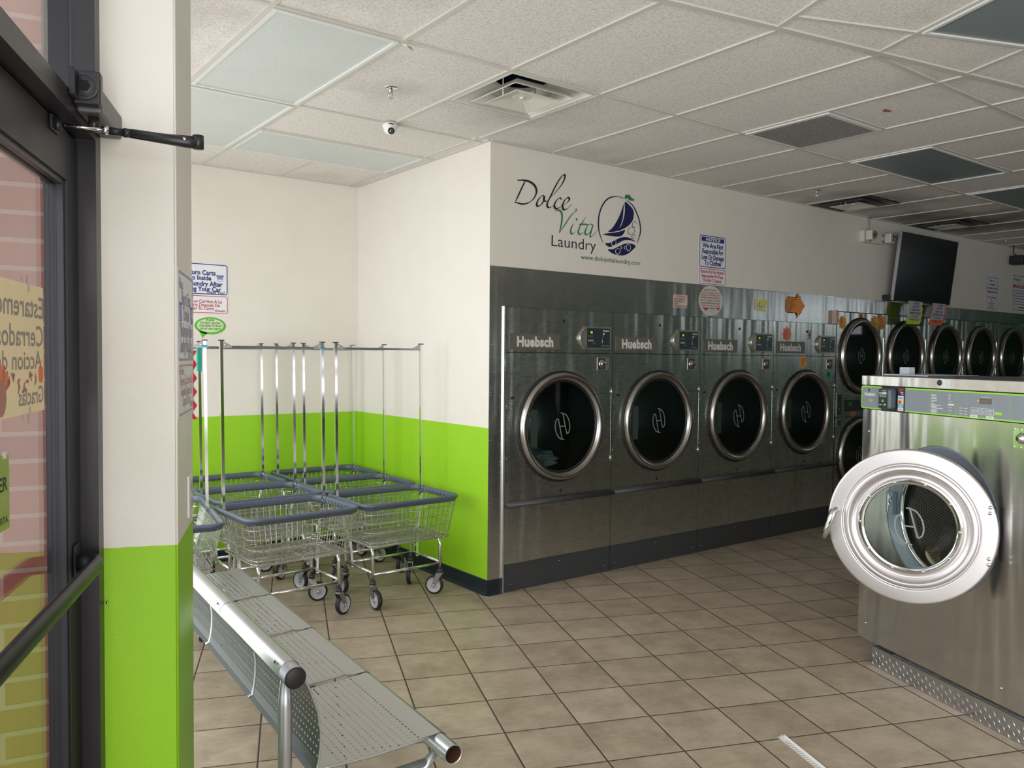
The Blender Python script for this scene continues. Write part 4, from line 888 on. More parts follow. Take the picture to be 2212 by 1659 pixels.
for x in (0.12, 0.42, 0.75): mb.box(x, x+0.06, -0.02, 0.0, 1.520, 1.536, GREYPL)
o = mb.build('utility_trough', None, FP(-1.26, 3.34), ROT_WASH); tag(o, 'narrow stainless service channel running behind the washer top', 'service channel')
# ================================================================== laundry carts
def rrect3(cx, cy, hx, hy, r, z, seg=6):
    out = []
    for sx_, sy_, a in ((1, -1, -PI/2), (1, 1, 0), (-1, 1, PI/2), (-1, -1, PI)):
        for k in range(seg+1): t = a+PI/2*k/seg; out.append((cx+sx_*(hx-r)+r*math.cos(t), cy+sy_*(hy-r)+r*math.sin(t), z))
    return out
def make_cart(HX=0.365, HY=0.295, BX=0.300, BY=0.235, LX=0.255, LY=0.19, py=0.17, seed=1):
    rnd = random.Random(seed); t = thing('laundry_cart', 'x', 'laundry cart'); ZR, ZB, ZT = 0.668, 0.405, 0.225
    # wire basket
    mb = MB(); wr = 0.0021
    lerp = lambda k: (BX+(HX-0.018-BX)*k, BY+(HY-0.018-BY)*k, ZB+(ZR-0.02-ZB)*k)
    for k in (0.0, 0.10, 0.36, 0.62, 0.86):
        hx, hy, z = lerp(k); mb.tube(rrect3(0, 0, hx, hy, 0.055, z, 4), wr*(1.5 if k in (0.0,) else 1.1), WIRE, 5, closed=True)
    def side(x0, y0, x1, y1): mb.tube([(x0, y0, ZB), (x1, y1, ZR-0.012)], wr, WIRE, 4, cap=False)
    nx, ny = int(BX*2/0.037), int(BY*2/0.037)
    hx, hy, _ = lerp(1)
    for i in range(nx+1):
        u = -1+2*i/nx; u2 = u*0.93
        for s_ in (1, -1): side(u2*BX, s_*BY, u*0.90*hx, s_*hy)
    for i in range(ny+1):
        u = -1+2*i/ny; u2 = u*0.9
        for s_ in (1, -1): side(s_*BX, u2*BY, s_*hx, u*0.87*hy)
    for i in range(int(BY*2/0.021)+1): y = -BY+0.008+i*0.021; mb.tube([(-BX, y, ZB), (BX, y, ZB)], wr, WIRE, 4, cap=False)
    for i in range(nx+1): x = -BX+i*BX*2/nx; mb.tube([(x, -BY, ZB-0.004), (x, BY, ZB-0.004)], wr, WIRE, 4, cap=False)
    for y in (-BY+0.01, BY-0.01): mb.box(-BX+0.01, BX-0.01, y-0.008, y+0.008, ZB-0.010, ZB-0.006, WIRE)
    mb.build('basket', t)
    # moulded bumper round the rim
    base = rrect3(0, 0, HX, HY, 0.085, 0, 7); n = len(base); prof = [(0.0, 0.012), (-0.006, 0.017), (-0.016, 0.018), (-0.024, 0.012), (-0.026, -0.018), (-0.020, -0.026), (-0.012, -0.020), (-0.006, -0.006), (-0.001, -0.004), (0.002, 0.004)]
    cen = [Vector(p) for p in base]; vs = []; fs = []
    for i in range(n):
        d = cen[(i+1) % n]-cen[i-1]; d.normalize(); nrm = Vector((d.y, -d.x, 0))
        for a, z in prof: vs.append(cen[i]+nrm*a+Vector((0, 0, ZR+z)))
    k = len(prof)
    for i in range(n):
        for j in range(k): fs.append((i*k+j, ((i+1) % n)*k+j, ((i+1) % n)*k+(j+1) % k, i*k+(j+1) % k))
    mb = MB(); mb.add(vs, fs, BUMP, True); PE = 0.045
    for s_ in (1, -1):
        for i in range(int((HX*2-0.2)/PE)+1): x = -HX+0.1+i*PE; mb.lathe([(0.0005, 0.006), (0.004, 0.005), (0.006, 0)], BUMP, 'y', 8, (x, s_*(HY-0.026) - (0.0 if s_ > 0 else 0.0), ZR-0.006)) if s_ < 0 else mb.box(x-.005, x+.005, HY-0.031, HY-0.024, ZR-0.012, ZR-0.003, BUMP)
        for i in range(int((HY*2-0.2)/PE)+1): y = -HY+0.1+i*PE; mb.box(s_*(HX-0.0275)-0.003, s_*(HX-0.0275)+0.003, y-.005, y+.005, ZR-0.012, ZR-0.003, BUMP)
    mb.build('bumper', t)
    # tubular frame
    mb = MB(); fr = 0.0115
    for s_ in (1, -1):
        x = s_*LX; mb.tube(fillet([(x, -LY, 0.155), (x, -LY, ZB-0.016), (x, LY, ZB-0.016), (x, LY, 0.155)], 0.055, 7), fr, CHROME, 12)
        mb.tube([(x, -LY, ZT), (x, LY, ZT)], fr*0.85, CHROME, 10); mb.tube([(-LX, s_*LY, ZT-0.012), (LX, s_*LY, ZT-0.012)], fr*0.85, CHROME, 10)
        mb.tube([(-LX, s_*LY*0.6, ZB-0.014), (LX, s_*LY*0.6, ZB-0.014)], fr*0.6, CHROME, 8)
    mb.build('frame', t)
    # garment rack: two square posts and a rail
    mb = MB(); q = 0.0125; top = 1.665
    for s_ in (1, -1):
        P = [(s_*(LX-0.004), py*0.6, ZT-0.02), (s_*(LX+0.004), py*0.7, ZB-0.03), (s_*(HX-0.035), py, ZR-0.01), (s_*(HX-0.035)-0.012, py, 1.70)]
        mb.tube(P, q, CHROME, 4, rv=q, smooth=False)
        mb.box(s_*(HX-0.035)-0.026, s_*(HX-0.035)+0.004, py-0.0135, py+0.0135, 1.696, 1.703, DKPLAST)
        xx = s_*(HX-0.035)-0.012; mb.add([(xx-s_*0.01, py-0.010, top-0.012), (xx-s_*0.062, py-0.010, top-0.008), (xx-s_*0.062, py-0.010, top+0.004), (xx-s_*0.01, py-0.010, top+0.030),
                (xx-s_*0.01, py+0.010, top-0.012), (xx-s_*0.062, py+0.010, top-0.008), (xx-s_*0.062, py+0.010, top+0.004), (xx-s_*0.01, py+0.010, top+0.030)], [(0, 1, 2, 3), (7, 6, 5, 4), (0, 4, 5, 1), (1, 5, 6, 2), (2, 6, 7, 3), (3, 7, 4, 0)], GREYPL)
        mb.cyl((xx-s_*0.02, py-0.014, top+0.008), (xx-s_*0.02, py-0.010, top+0.008), 0.005, CHROME, 10)
    mb.tube([(-HX+0.035, py, top-0.004), (HX-0.060, py, top-0.004)], 0.014, M('rail_dark_chrome', (0.28, 0.29, 0.29), 0.3, 1.0), 4, rv=0.010, smooth=False)
    rk = mb.build('garment_rack', t)
    # casters
    for sx_ in (1, -1):
        for sy_ in (1, -1):
            a = rnd.uniform(-PI, PI); mb = MB(); yk = M('caster_zinc', (0.35, 0.35, 0.36), 0.35, 0.9)
            mb.cyl((0, 0, 0.150), (0, 0, 0.172), 0.020, DKPLAST, 16); mb.cyl((0, 0, 0.143), (0, 0, 0.150), 0.023, yk, 16)
            for s_ in (1, -1):
                mb.add([(-0.022, s_*0.020, 0.146), (0.022, s_*0.020, 0.146), (0.052, s_*0.0215, 0.062), (0.030, s_*0.0215, 0.056), (-0.022, s_*0.018, 0.146), (0.022, s_*0.018, 0.146), (0.052, s_*0.0195, 0.062), (0.030, s_*0.0195, 0.056)],
                       [(0, 1, 2, 3), (7, 6, 5, 4), (0, 4, 5, 1), (1, 5, 6, 2), (2, 6, 7, 3), (3, 7, 4, 0)], yk)
            mb.cyl((0.040, -0.025, 0.0635), (0.040, 0.025, 0.0635), 0.006, CHROME, 10); mb.box(-0.022, 0.022, -0.020, 0.020, 0.1405, 0.1465, yk)
            c_ = mb.build('caster', t, (sx_*LX, sy_*LY, 0), a)
            mb = MB(); mb.lathe([(0.050, -0.014), (0.060, -0.013), (0.0635, -0.007), (0.0635, 0.007), (0.060, 0.013), (0.050, 0.014)], BLACK, 'y', 32, (0.040, 0, 0.0635))
            mb.lathe([(0.0005, -0.015), (0.016, -0.015), (0.018, -0.009), (0.042, -0.009), (0.045, -0.0145), (0.050, -0.0145)], M('wheel_grey', (0.42, 0.42, 0.44), 0.5), 'y', 28, (0.040, 0, 0.0635)); mb.lathe([(0.0005, 0.015), (0.016, 0.015), (0.018, 0.009), (0.042, 0.009), (0.045, 0.0145), (0.050, 0.0145)], M('wheel_grey', (0, 0, 0)), 'y', 28, (0.040, 0, 0.0635))
            mb.build('wheel', c_)
    return t
cart = make_cart()
CG = 'wire laundry carts parked in the corner'
C_ = [((-0.50, 0.40), 0.02, 'front right laundry cart of the parked group, nearest the dryers'),
      ((-1.255, 0.37), 0.04, 'laundry cart in front, directly beyond the far end of the bench'),
      ((-0.462, 1.03), 0.0, 'laundry cart by the side wall, middle of the right-hand three'),
      ((-0.43, 1.64), 0.0, 'laundry cart pushed deepest into the corner, basket against both walls'),
      ((-1.20, 1.02), 0.0, 'laundry cart in the middle of the left-hand row, between two others'),
      ((-1.21, 1.64), 0.0, 'rearmost laundry cart of the left-hand row, against the back wall')]
cart.location = (*C_[0][0], 0); cart.rotation_euler = (0, 0, C_[0][1]); cart['label'] = C_[0][2]; cart['group'] = CG
carts = [cart]
for (xy, rz, lb) in C_[1:]: carts.append(dup(cart, (*xy, 0), rz, lb, CG))
rr_ = random.Random(11)
for c_ in carts[1:]:
    for ch in c_.children:
        if ch.name.startswith('caster'): ch.rotation_euler = (0, 0, rr_.uniform(-PI, PI))
big = make_cart(0.31, 0.52, 0.245, 0.44, 0.19, 0.40, 0.0, 5)
big.location = (-1.945, 0.62, 0); big.rotation_euler = (0, 0, -rad(9)); big['label'] = 'long laundry cart half hidden behind the end of the corner wall'; big['group'] = CG
# coloured tape wound on rack posts
def wrap(cartobj, s_, z0, z1, m, lab, HX=0.365, py=0.17):
    q = 0.0138; x = s_*(HX-0.035)-0.012*(z0-0.668)/1.0; mb = MB(); mb.box(x-q, x+q, py-q, py+q, z0, z1, m); mb.build('tape_band', cartobj)
BLUET = M('blue_tape', (0.03, 0.30, 0.42), 0.5); GRNT = M('green_tape', (0.01, 0.28, 0.20), 0.5)
wrap(carts[1], 1, 1.655, 1.672, BLUET, ''); wrap(carts[4], -1, 1.50, 1.655, GRNT, ''); wrap(big, 1, 1.655, 1.672, BLUET, '', 0.31, 0.0)

# ================================================================== bench
BO = Vector((-2.348, -2.417, 0)); BR = -rad(3.5); SEAT_P = 0.588
SEATM = dots('perforated_seat', (0.50, 0.50, 0.49), 0.0215, 0.0235, 0.0068, 0.0026, u=1, v=0, rough=0.32, metal=0.8, bounds=((0, 0.185, 0.475),))
BACKM = dots('perforated_back', (0.10, 0.11, 0.108), 0.0235, 0.0215, 0.0046, 0.0030, u=1, v=2, rough=0.34, metal=0.7, bounds=((2, 0.52, 0.71),))  # the dark surroundings the back mirrors are put into its base colour
be = thing('beam_seating', 'silver perforated metal four-seat bench with tubular rails, near the corner wall', 'bench', BO, BR)
LEN = 2.44
mb = MB(); mb.tube([(0, -0.028, 0.78), (0, LEN, 0.78)], 0.029, SILVER, 28); mb.build('back_tube', be)
mb = MB(); mb.lathe([(0.0005, -0.004), (0.024, -0.004), (0.0285, -0.001), (0.0285, 0.004)], BLACK, 'y', 28, (0, -0.028, 0.78)); mb.text('VIRCO' if False else '', 0, 0, 0.01, BLKI); mb.build('end_cap', be, label_ := None) if False else mb.build('end_cap', be)
mb = MB(); mb.lathe([(0.0305, 0.0), (0.0305, LEN-0.05), (0.0275, LEN-0.05), (0.0275, 0.0), (0.0305, 0.0)], SILVER, 'y', 28, (0.524, 0.062, 0.400)); mb.cyl((0.524, 0.063, 0.4), (0.524, 0.20, 0.4), 0.0274, M('rusty_tube_inside', (0.10, 0.035, 0.018), 0.9, 0, 0.3), 20) if False else None
mb.lathe([(0.0268, 0.002), (0.0268, 0.25)], M('rusty_tube_inside', (0.10, 0.035, 0.018), 0.9, 0, 0.3), 'y', 24, (0.524, 0.062, 0.400)); mb.cyl((0.496, 0.105, 0.408), (0.494, 0.105, 0.408), 0.003, CHROME, 8); mb.build('front_tube', be)
for i in range(4):
    y0 = 0.155+i*SEAT_P; y1 = y0+0.574; yb0 = y0+0.004; th = 0.004
    # seat sheet: flat pan rolling over the front tube
    prof = [(0.127, 0.425), (0.160, 0.424), (0.30, 0.420), (0.44, 0.426), (0.490, 0.430)]+[(0.524+0.0325*math.sin(a), 0.400+0.0325*math.cos(a)) for a in (rad(-15), rad(10), rad(40), rad(70), rad(100), rad(130))]
    def edge(k, near):                                 # ends are drawn in a little towards the back, rounded at the front
        u = prof[k][0]; cut = 0.030*max(0, min(1, (0.47-u)/0.10)) if not near else 0.0
        return cut
    n = len(prof); vs = []; fs = []
    for k, (x, z) in enumerate(prof):
        c0 = 0.0 if i == 0 or x > 0.46 else 0.030; c1 = 0.0 if i == 3 else (0.0 if x > 0.47 else 0.0)
        vs += [(x, y0+c0, z), (x, y1-c1, z)]
    for k in range(n-1): fs.append((2*k, 2*k+1, 2*k+3, 2*k+2))
    mb = MB(); mb.add(vs, fs, SEATM, False)
    for yy_, s_ in ((y0+(0.0 if i == 0 else 0.030), 0.002), (y1, -0.002)): mb.tube([(x, yy_+s_, z-0.004) for x, z in prof[:5]], 0.0045, SILVER, 6)
    mb.tube([(0.129, y0+0.03, 0.418), (0.129, y1, 0.418)], 0.007, SILVER, 8)
    mb.box(0.30, 0.34, y1-0.02 if i < 3 else y1-0.06, y1+0.035 if i < 3 else y1, 0.398, 0.414, DKPLAST) if i < 3 else None
    mb.build('seat', be)
    # back sheet: over the tube, bulging forward, down to a rolled edge
    by0 = 0.035+i*SEAT_P if i else 0.018; by1 = min(LEN-0.01, 0.035+(i+1)*SEAT_P-0.004)
    prof = [(-0.0315*math.sin(a), 0.78+0.0315*math.cos(a)) for a in (rad(95), rad(60), rad(25), rad(-10), rad(-45), rad(-75))]+[(0.040, 0.755), (0.058, 0.715), (0.078, 0.655), (0.086, 0.60), (0.085, 0.555), (0.080, 0.515), (0.074, 0.490), (0.060, 0.484)]
    vs = []; fs = []; n = len(prof)
    for x, z in prof: vs += [(x, by0, z), (x, by1, z)]
    for k in range(n-1): fs.append((2*k, 2*k+1, 2*k+3, 2*k+2))
    mb = MB(); mb.add(vs, fs, BACKM, False); mb.f[:]; 
    for k in range(6): mb.fm[k] = mb.mi(SILVER); mb.sm[k] = True
    if i < 3:
        mb.box(0.066, 0.070, by1-0.030, by1-0.004, 0.515, 0.70, WHITEP) if False else None
    mb.tube([(x, by0+0.002, z) for x, z in prof[5:]], 0.0032, SILVER, 6); mb.tube([(x, by1-0.002, z) for x, z in prof[5:]], 0.0032, SILVER, 6)
    mb.cyl((-0.026, by0+0.04, 0.800), (-0.028, by0+0.04, 0.8015), 0.004, BLACK, 8) 
    mb.build('backrest', be)
for y in (0.045, 2.38):
    fy_ = y+0.10
    mb = MB(); mb.tube([(-0.004, y, 0.0), (-0.004, y, 0.60), (-0.004, y, 0.68), (-0.002, y, 0.765)], [0.0185, 0.0185, 0.019, 0.012], SILVER, 16, rv=None); mb.build('leg', be)
    mb = MB(); mb.tube([(0.452, fy_, 0.0), (0.452, fy_, 0.30), (0.470, fy_, 0.345), (0.510, fy_, 0.385)], [0.0185, 0.0185, 0.018, 0.012], SILVER, 16); mb.build('leg', be)
    mb = MB(); mb.tube([(0.0, y+0.005, 0.36), (0.20, y+0.05, 0.375), (0.47, fy_, 0.355)], 0.014, SILVER, 12); mb.build('cross_bar', be)

# ================================================================== ceiling fixtures
LENS = NT('prismatic_lens'); nz = LENS.noise(LENS.obj(), 3, 3); vo = LENS.n('ShaderNodeTexVoronoi'); vo.inputs['Scale'].default_value = 120; LENS.l(LENS.obj(), vo.inputs['Vector'])
LENS.set(Base_Color=LENS.mix(nz, (0.52, 0.56, 0.55, 1), (0.60, 0.63, 0.62, 1)), Roughness=0.30); LENS.bump(vo.outputs['Distance'], 0.25, 0.004)
LENSD = M('unlit_dark_lens', (0.20, 0.235, 0.245), 0.35)
TRIM = M('troffer_white_trim', (0.68, 0.68, 0.66), 0.35)
def troffer(cx, cy, lx, ly, rz, label, lens):
    t = thing('ceiling_light', label, 'ceiling light', (cx, cy, CEIL-0.006), rz, 'unlit ceiling light panels')
    mb = MB(); w_ = 0.018; z0, z1 = -0.008, 0.004; a, b = lx/2-0.014, ly/2-0.014
    mb.box(-a, a, -b, -b+w_, z0, z1, TRIM); mb.box(-a, a, b-w_, b, z0, z1, TRIM); mb.box(-a, -a+w_, -b+w_, b-w_, z0, z1, TRIM); mb.box(a-w_, a, -b+w_, b-w_, z0, z1, TRIM); mb.build('frame', t)
    MB().box(-a+w_-.002, a-w_+.002, -b+w_-.002, b-w_+.002, -0.001, 0.002, lens).build('lens', t); return t
L = LENS.m
troffer(-1.613, -0.54, 0.611, 1.22, 0, 'large pale light panel nearest the corner wall, top left of the ceiling', L)
troffer(-1.613, 0.681, 0.611, 1.22, 0, 'pale light panel half hidden by the corner wall, beyond the largest one', L)
troffer(-0.696, 0.986, 1.222, 0.611, 0, 'pale light panel over the carts, set crosswise near the back wall', L)
troffer(2.97, -1.455, 1.222, 0.611, 0, 'dark unlit light panel beyond the ceiling return grille', LENSD)
troffer(4.80, -1.455, 1.222, 0.611, 0, 'dark unlit light panel farther back at the right edge of the photo', LENSD)
p = FP(-2.891, 0.749+GP*1.5); troffer(p.x, p.y, 0.611, 1.222, -T, 'dark unlit light panel in the top right corner of the photo', LENSD)
# square air diffusers with a dropped centre
SOOT = M('sooty_metal', (0.10, 0.095, 0.085), 0.7, 0.0, 0.4)
def diffuser(x0, y0, label, open_=True):
    t = thing('air_diffuser', label, 'air vent', (x0+0.3055, y0+0.3055, CEIL), 0, 'square air diffusers'); s = 0.3055; OW = OFFW
    OW = SOOT if 'soot' in label else OFFW; mb = MB(); o_ = s-0.012; i_ = 0.175; h = 0.10       # sloping pan up to the duct
    for k in range(4):
        a = k*PI/2; rot = Matrix.Rotation(a, 4, 'Z')
        mb.add([(-o_, -o_, -0.004), (o_, -o_, -0.004), (o_-0.02, -o_+0.02, -0.006), (-o_+0.02, -o_+0.02, -0.006)], [(0, 1, 2, 3)], OW, False, rot)
        mb.add([(-o_+.02, -o_+.02, -0.006), (o_-.02, -o_+.02, -0.006), (i_, -i_, h), (-i_, -i_, h)], [(0, 1, 2, 3)], OW, False, rot)
        mb.add([(-s, -s, -0.001), (s, -s, -0.001), (s, -s, 0.3), (-s, -s, 0.3)], [(0, 1, 2, 3)], DKGREY, False, rot)
    pv_ = []; nn = 40
    for k in range(nn): a = 2*PI*k/nn; q = i_/max(abs(math.cos(a)), abs(math.sin(a))); pv_ += [(q*math.cos(a), q*math.sin(a), h), (0.150*math.cos(a), 0.150*math.sin(a), h)]
    mb.add(pv_, [(2*k, 2*k+1, (2*k+3) % (2*nn), (2*k+2) % (2*nn)) for k in range(nn)], M('pan_grey', (0.40, 0.39, 0.35), 0.5))
    mb.build('outer_pan', t)
    MB().lathe([(0.150, h-0.004), (0.150, h+0.16)], M('duct_inside_navy', (0.012, 0.016, 0.035), 0.3, 0.3), 'z', 40).cyl((0, 0, h+0.155), (0, 0, h+0.16), 0.15, HOLE, 40).build('duct', t)
    mb = MB(); z0 = -0.002                              # middle square ring
    for k in range(4):
        rot = Matrix.Rotation(k*PI/2, 4, 'Z')
        mb.add([(-.200, -.200, z0-.016), (.200, -.200, z0-.016), (.150, -.150, z0+.028), (-.150, -.150, z0+.028), (-.203, -.203, z0-.013), (.203, -.203, z0-.013), (.150, -.150, z0+.032), (-.150, -.150, z0+.032)], [(0, 3, 2, 1), (4, 5, 6, 7), (0, 1, 5, 4)], OW, False, rot)
    mb.build('middle_ring', t)
    mb = MB(); n = 40; vs = []                          # centre plate: square edge rising to a round boss
    for k in range(n):
        a = 2*PI*k/n; q = 0.148/max(abs(math.cos(a)), abs(math.sin(a))); vs += [(q*math.cos(a), q*math.sin(a), -0.030), (0.055*math.cos(a), 0.055*math.sin(a), -0.004), (0.05*math.cos(a), 0.05*math.sin(a), -0.005), (q*math.cos(a), q*math.sin(a), -0.026), (0.05*math.cos(a), 0.05*math.sin(a), 0.004)]
    fs = []
    for k in range(n): a, b = 5*k, 5*((k+1) % n); fs += [(a, a+1, b+1, b), (a+1, a+2, b+2, b+1), (a, b, b+3, a+3), (a+3, b+3, b+4, a+4)]
    fs.append(tuple(5*k+2 for k in range(n))[::-1]); fs.append(tuple(5*k+4 for k in range(n)))
    mb.add(vs, fs, OFFW); mb.cyl((0, 0, -0.012), (0, 0, -0.004), 0.014, WHITEP, 20); mb.build('centre_plate', t)
    mb = MB(); mb.tube([(0.02, 0.14, h), (0.02, 0.14, -0.02)], 0.004, WHITEP, 6); mb.tube([(-0.13, 0, h), (-0.13, 0, -0.02)], 0.004, WHITEP, 6); mb.tube([(0.13, 0.05, h), (0.13, 0.05, -0.02)], 0.004, WHITEP, 6); mb.build('hanger', t)
    return t
diffuser(-0.696, -1.15, 'open square air diffuser nearest the camera, duct visible behind its centre plate')
diffuser(3.58, -0.611, 'square air diffuser over the emergency light, with soot around it')
diffuser(5.413, -0.611, 'square air diffuser above the television, with soot around it')
diffuser(8.06, -0.611, 'square air diffuser at the right edge above the small black speaker')
# return grille
t = thing('return_grille', 'grey egg-crate return air grille set in the ceiling', 'air vent', (1.4425, -1.455, CEIL-0.006))
mb = MB(); a = 0.29
for x0, x1, y0, y1 in ((-a, a, -a, -a+.03), (-a, a, a-.03, a), (-a, -a+.03, -a+.03, a-.03), (a-.03, a, -a+.03, a-.03)): mb.box(x0, x1, y0, y1, -0.008, 0.003, TRIM)
mb.build('frame', t)
mb = MB(); ec = M('egg_crate_grey', (0.20, 0.185, 0.17), 0.5); mb.box(-0.26, 0.26, -0.26, 0.26, 0.001, 0.002, M('filter_brown', (0.05, 0.045, 0.04), 0.8))
for k in range(31): v = -0.26+0.52*k/30; mb.box(v-.0011, v+.0011, -.26, .26, -.008, .001, ec); mb.box(-.26, .26, v-.0011, v+.0011, -.008, .001, ec)
mb.build('egg_crate', t)
# sprinklers
def sprinkler(x, y, label):
    mb = MB(); mb.lathe([(0.0005, -0.004), (0.018, -0.006), (0.036, -0.003), (0.038, 0.0)], CHROME, 'z', 24); mb.cyl((0, 0, -0.006), (0, 0, -0.022), 0.010, CHROME, 14)
    for s_ in (1, -1): mb.tube([(s_*0.009, 0, -0.02), (s_*0.014, 0, -0.035), (s_*0.006, 0, -0.052)], 0.0028, CHROME, 6)
    mb.cyl((0, 0, -0.022), (0, 0, -0.052), 0.003, CHROME, 8); mb.lathe([(0.0005, -0.052), (0.017, -0.054), (0.017, -0.0555), (0.0005, -0.0555)], CHROME, 'z', 20)
    o = mb.build('fire_sprinkler', None, (x, y, CEIL)); tag(o, label, 'sprinkler', 'ceiling sprinklers')
sprinkler(-1.03, -0.52, 'chrome ceiling sprinkler nearest the camera, before the dome camera')
sprinkler(3.10, -0.43, 'chrome ceiling sprinkler just before the sooty diffuser by the wall')
sprinkler(7.1, -0.32, 'chrome ceiling sprinkler farthest back, right of the television')
# dome camera
t = thing('dome_camera', 'white dome security camera hanging from the ceiling above the carts', 'security camera', (-0.72, 0.055, CEIL-0.007))
mb = MB(); mb.lathe([(0.0005, 0.0), (0.047, 0.0), (0.047, -0.022), (0.044, -0.028), (0.038, -0.030)], WHITEP, 'z', 32); mb.build('base', t)
mb = MB(); mb.lathe([(0.041, -0.026)]+[(0.041*math.cos(rad(a)), -0.030-0.041*math.sin(rad(a))) for a in range(0, 90, 12)]+[(0.0005, -0.071)], WHITEP, 'z', 32)
for k, c in ((-0.012, BLKI), (0.008, BLKI)): mb.box(-0.030+k*0.4, -0.014+k*0.4+0.01, -0.0475, -0.0470, -0.018, -0.012, c)
mb.build('dome', t)
dl = Vector((-0.25, -0.80, -0.42)).normalized(); c0 = Vector((0, 0, -0.036)); mb = MB(); mb.cyl(c0+dl*0.024, c0+dl*0.046, 0.0215, BLACK, 24, 0.0185); mb.cyl(c0+dl*0.046, c0+dl*0.047, 0.009, CHROME, 16); mb.cyl(c0+dl*0.047, c0+dl*0.0475, 0.006, HOLE, 16); mb.build('lens', t)
mb = MB(); mb.add([(-0.02, 0, -0.004), (0.035, 0.004, -0.004), (0.045, 0.0, -0.022), (0.012, -0.01, -0.018)], [(0, 1, 2, 3)], M('torn_tape', (0.55, 0.36, 0.22), 0.7)); mb.add([(-0.02, 0, -0.0042), (0.012, -0.01, -0.0182), (-0.01, -0.012, -0.006)], [(0, 1, 2)], WHITEP)
tag(mb.build('torn_tape_scrap', None, (-1.285, -1.125, CEIL-0.006)), 'scrap of torn tape hanging from the grid beside the large light panel', 'tape scrap')
mb = MB(); mb.add([(-0.03, 0, -0.002), (0.0, 0.02, -0.004), (0.05, 0.0, -0.003), (0.02, -0.014, -0.006), (-0.02, -0.012, -0.002)], [(0, 1, 2, 3, 4)], M('rust_flake', (0.30, 0.09, 0.02), 0.8))
tag(mb.build('stain_flake', None, (1.39, -1.96, CEIL)), 'small rusty flake on the ceiling tile before the grille', 'stain')
# ================================================================== television, emergency light, speaker
t = thing('television', 'large black flat television hung tilted on the wall over the stacked dryers', 'television', (4.99, -0.115, 2.225))
tl = -rad(6.5)
tv = MB(); tv.box(0, 1.22, 0.0, 0.035, 0, 0.70, BLACK, 0.004); tv.box(-0.003, 0.004, -0.003, 0.030, 0.0, 0.70, M('tv_silver_edge', (0.5, 0.5, 0.52), 0.3, 0.8)); tv.box(1.216, 1.223, -0.003, 0.03, 0, 0.70, M('tv_silver_edge', (0, 0, 0))); b_ = tv.build('body', t); b_.rotation_euler = (-tl*-1*-1 if False else 0, 0, 0)
b_.rotation_euler = (rad(6.5), 0, 0)
sc_ = MB().box(0.008, 1.212, -0.0022, 0.0, 0.015, 0.692, M('tv_screen_black', (0.004, 0.006, 0.007), 0.22, 0, 0.06, 0.25)).build('screen', t); sc_.rotation_euler = (rad(6.5), 0, 0)
MB().box(0.40, 0.80, 0.0, 0.112, 0.25, 0.50, BLACK).build('wall_mount', t)
MB().box(-0.02, 0.10, 0.02, 0.10, 0.0, 0.06, BLACK).build('cable_box', t)
t = thing('emergency_light', 'white two-headed emergency light on the wall left of the television', 'emergency light', (4.52, 0, 2.80))
MB().box(0.0, 0.34, -0.055, 0, -0.01, 0.105, OFFW, 0.006).box(0.10, 0.13, -0.057, -0.05, 0.0, 0.01, BLACK).build('housing', t)
for x in (0.06, 0.42):
    mb = MB(); mb.box(x-0.045, x+0.045, -0.13, -0.06, 0.005, 0.100, OFFW, 0.008); mb.cyl((x, -0.06, 0.05), (x, -0.02, 0.05), 0.015, OFFW, 12); mb.lathe([(0.0005, -0.022), (0.025, -0.019), (0.04, -0.006), (0.043, 0.0)], glass('lamp_lens', (0.9, 0.9, 0.85), 0.7, 0.1) if x < 0.1 else bpy.data.materials['lamp_lens'], 'y', 20, (x, -0.13, 0.052)); mb.lathe([(0.0005, 0.0), (0.041, 0.002)], CHROME, 'y', 20, (x, -0.131, 0.052)); mb.build('lamp_head', t)
MB().box(0.30, 0.40, -0.05, -0.02, 0.03, 0.07, OFFW).tube([(0.17, -0.012, 0.10), (0.165, -0.012, 0.16), (0.155, -0.012, 0.245)], 0.010, GREYPL, 8).box(0.13, 0.19, -0.03, 0, 0.235, 0.248, CHROME).build('conduit', t)
t = thing('wall_speaker', 'small black speaker hanging below the ceiling at the right edge', 'speaker', (8.05, -0.06, 2.82))
MB().box(-0.07, 0.09, -0.10, 0.05, 0, 0.11, BLACK, 0.01).build('box', t); MB().tube([(-0.02, -0.02, 0.11), (-0.09, -0.01, 0.13), (-0.11, -0.01, 0.19), (-0.10, -0.01, 0.23)], 0.006, BLACK, 6).build('cable', t)

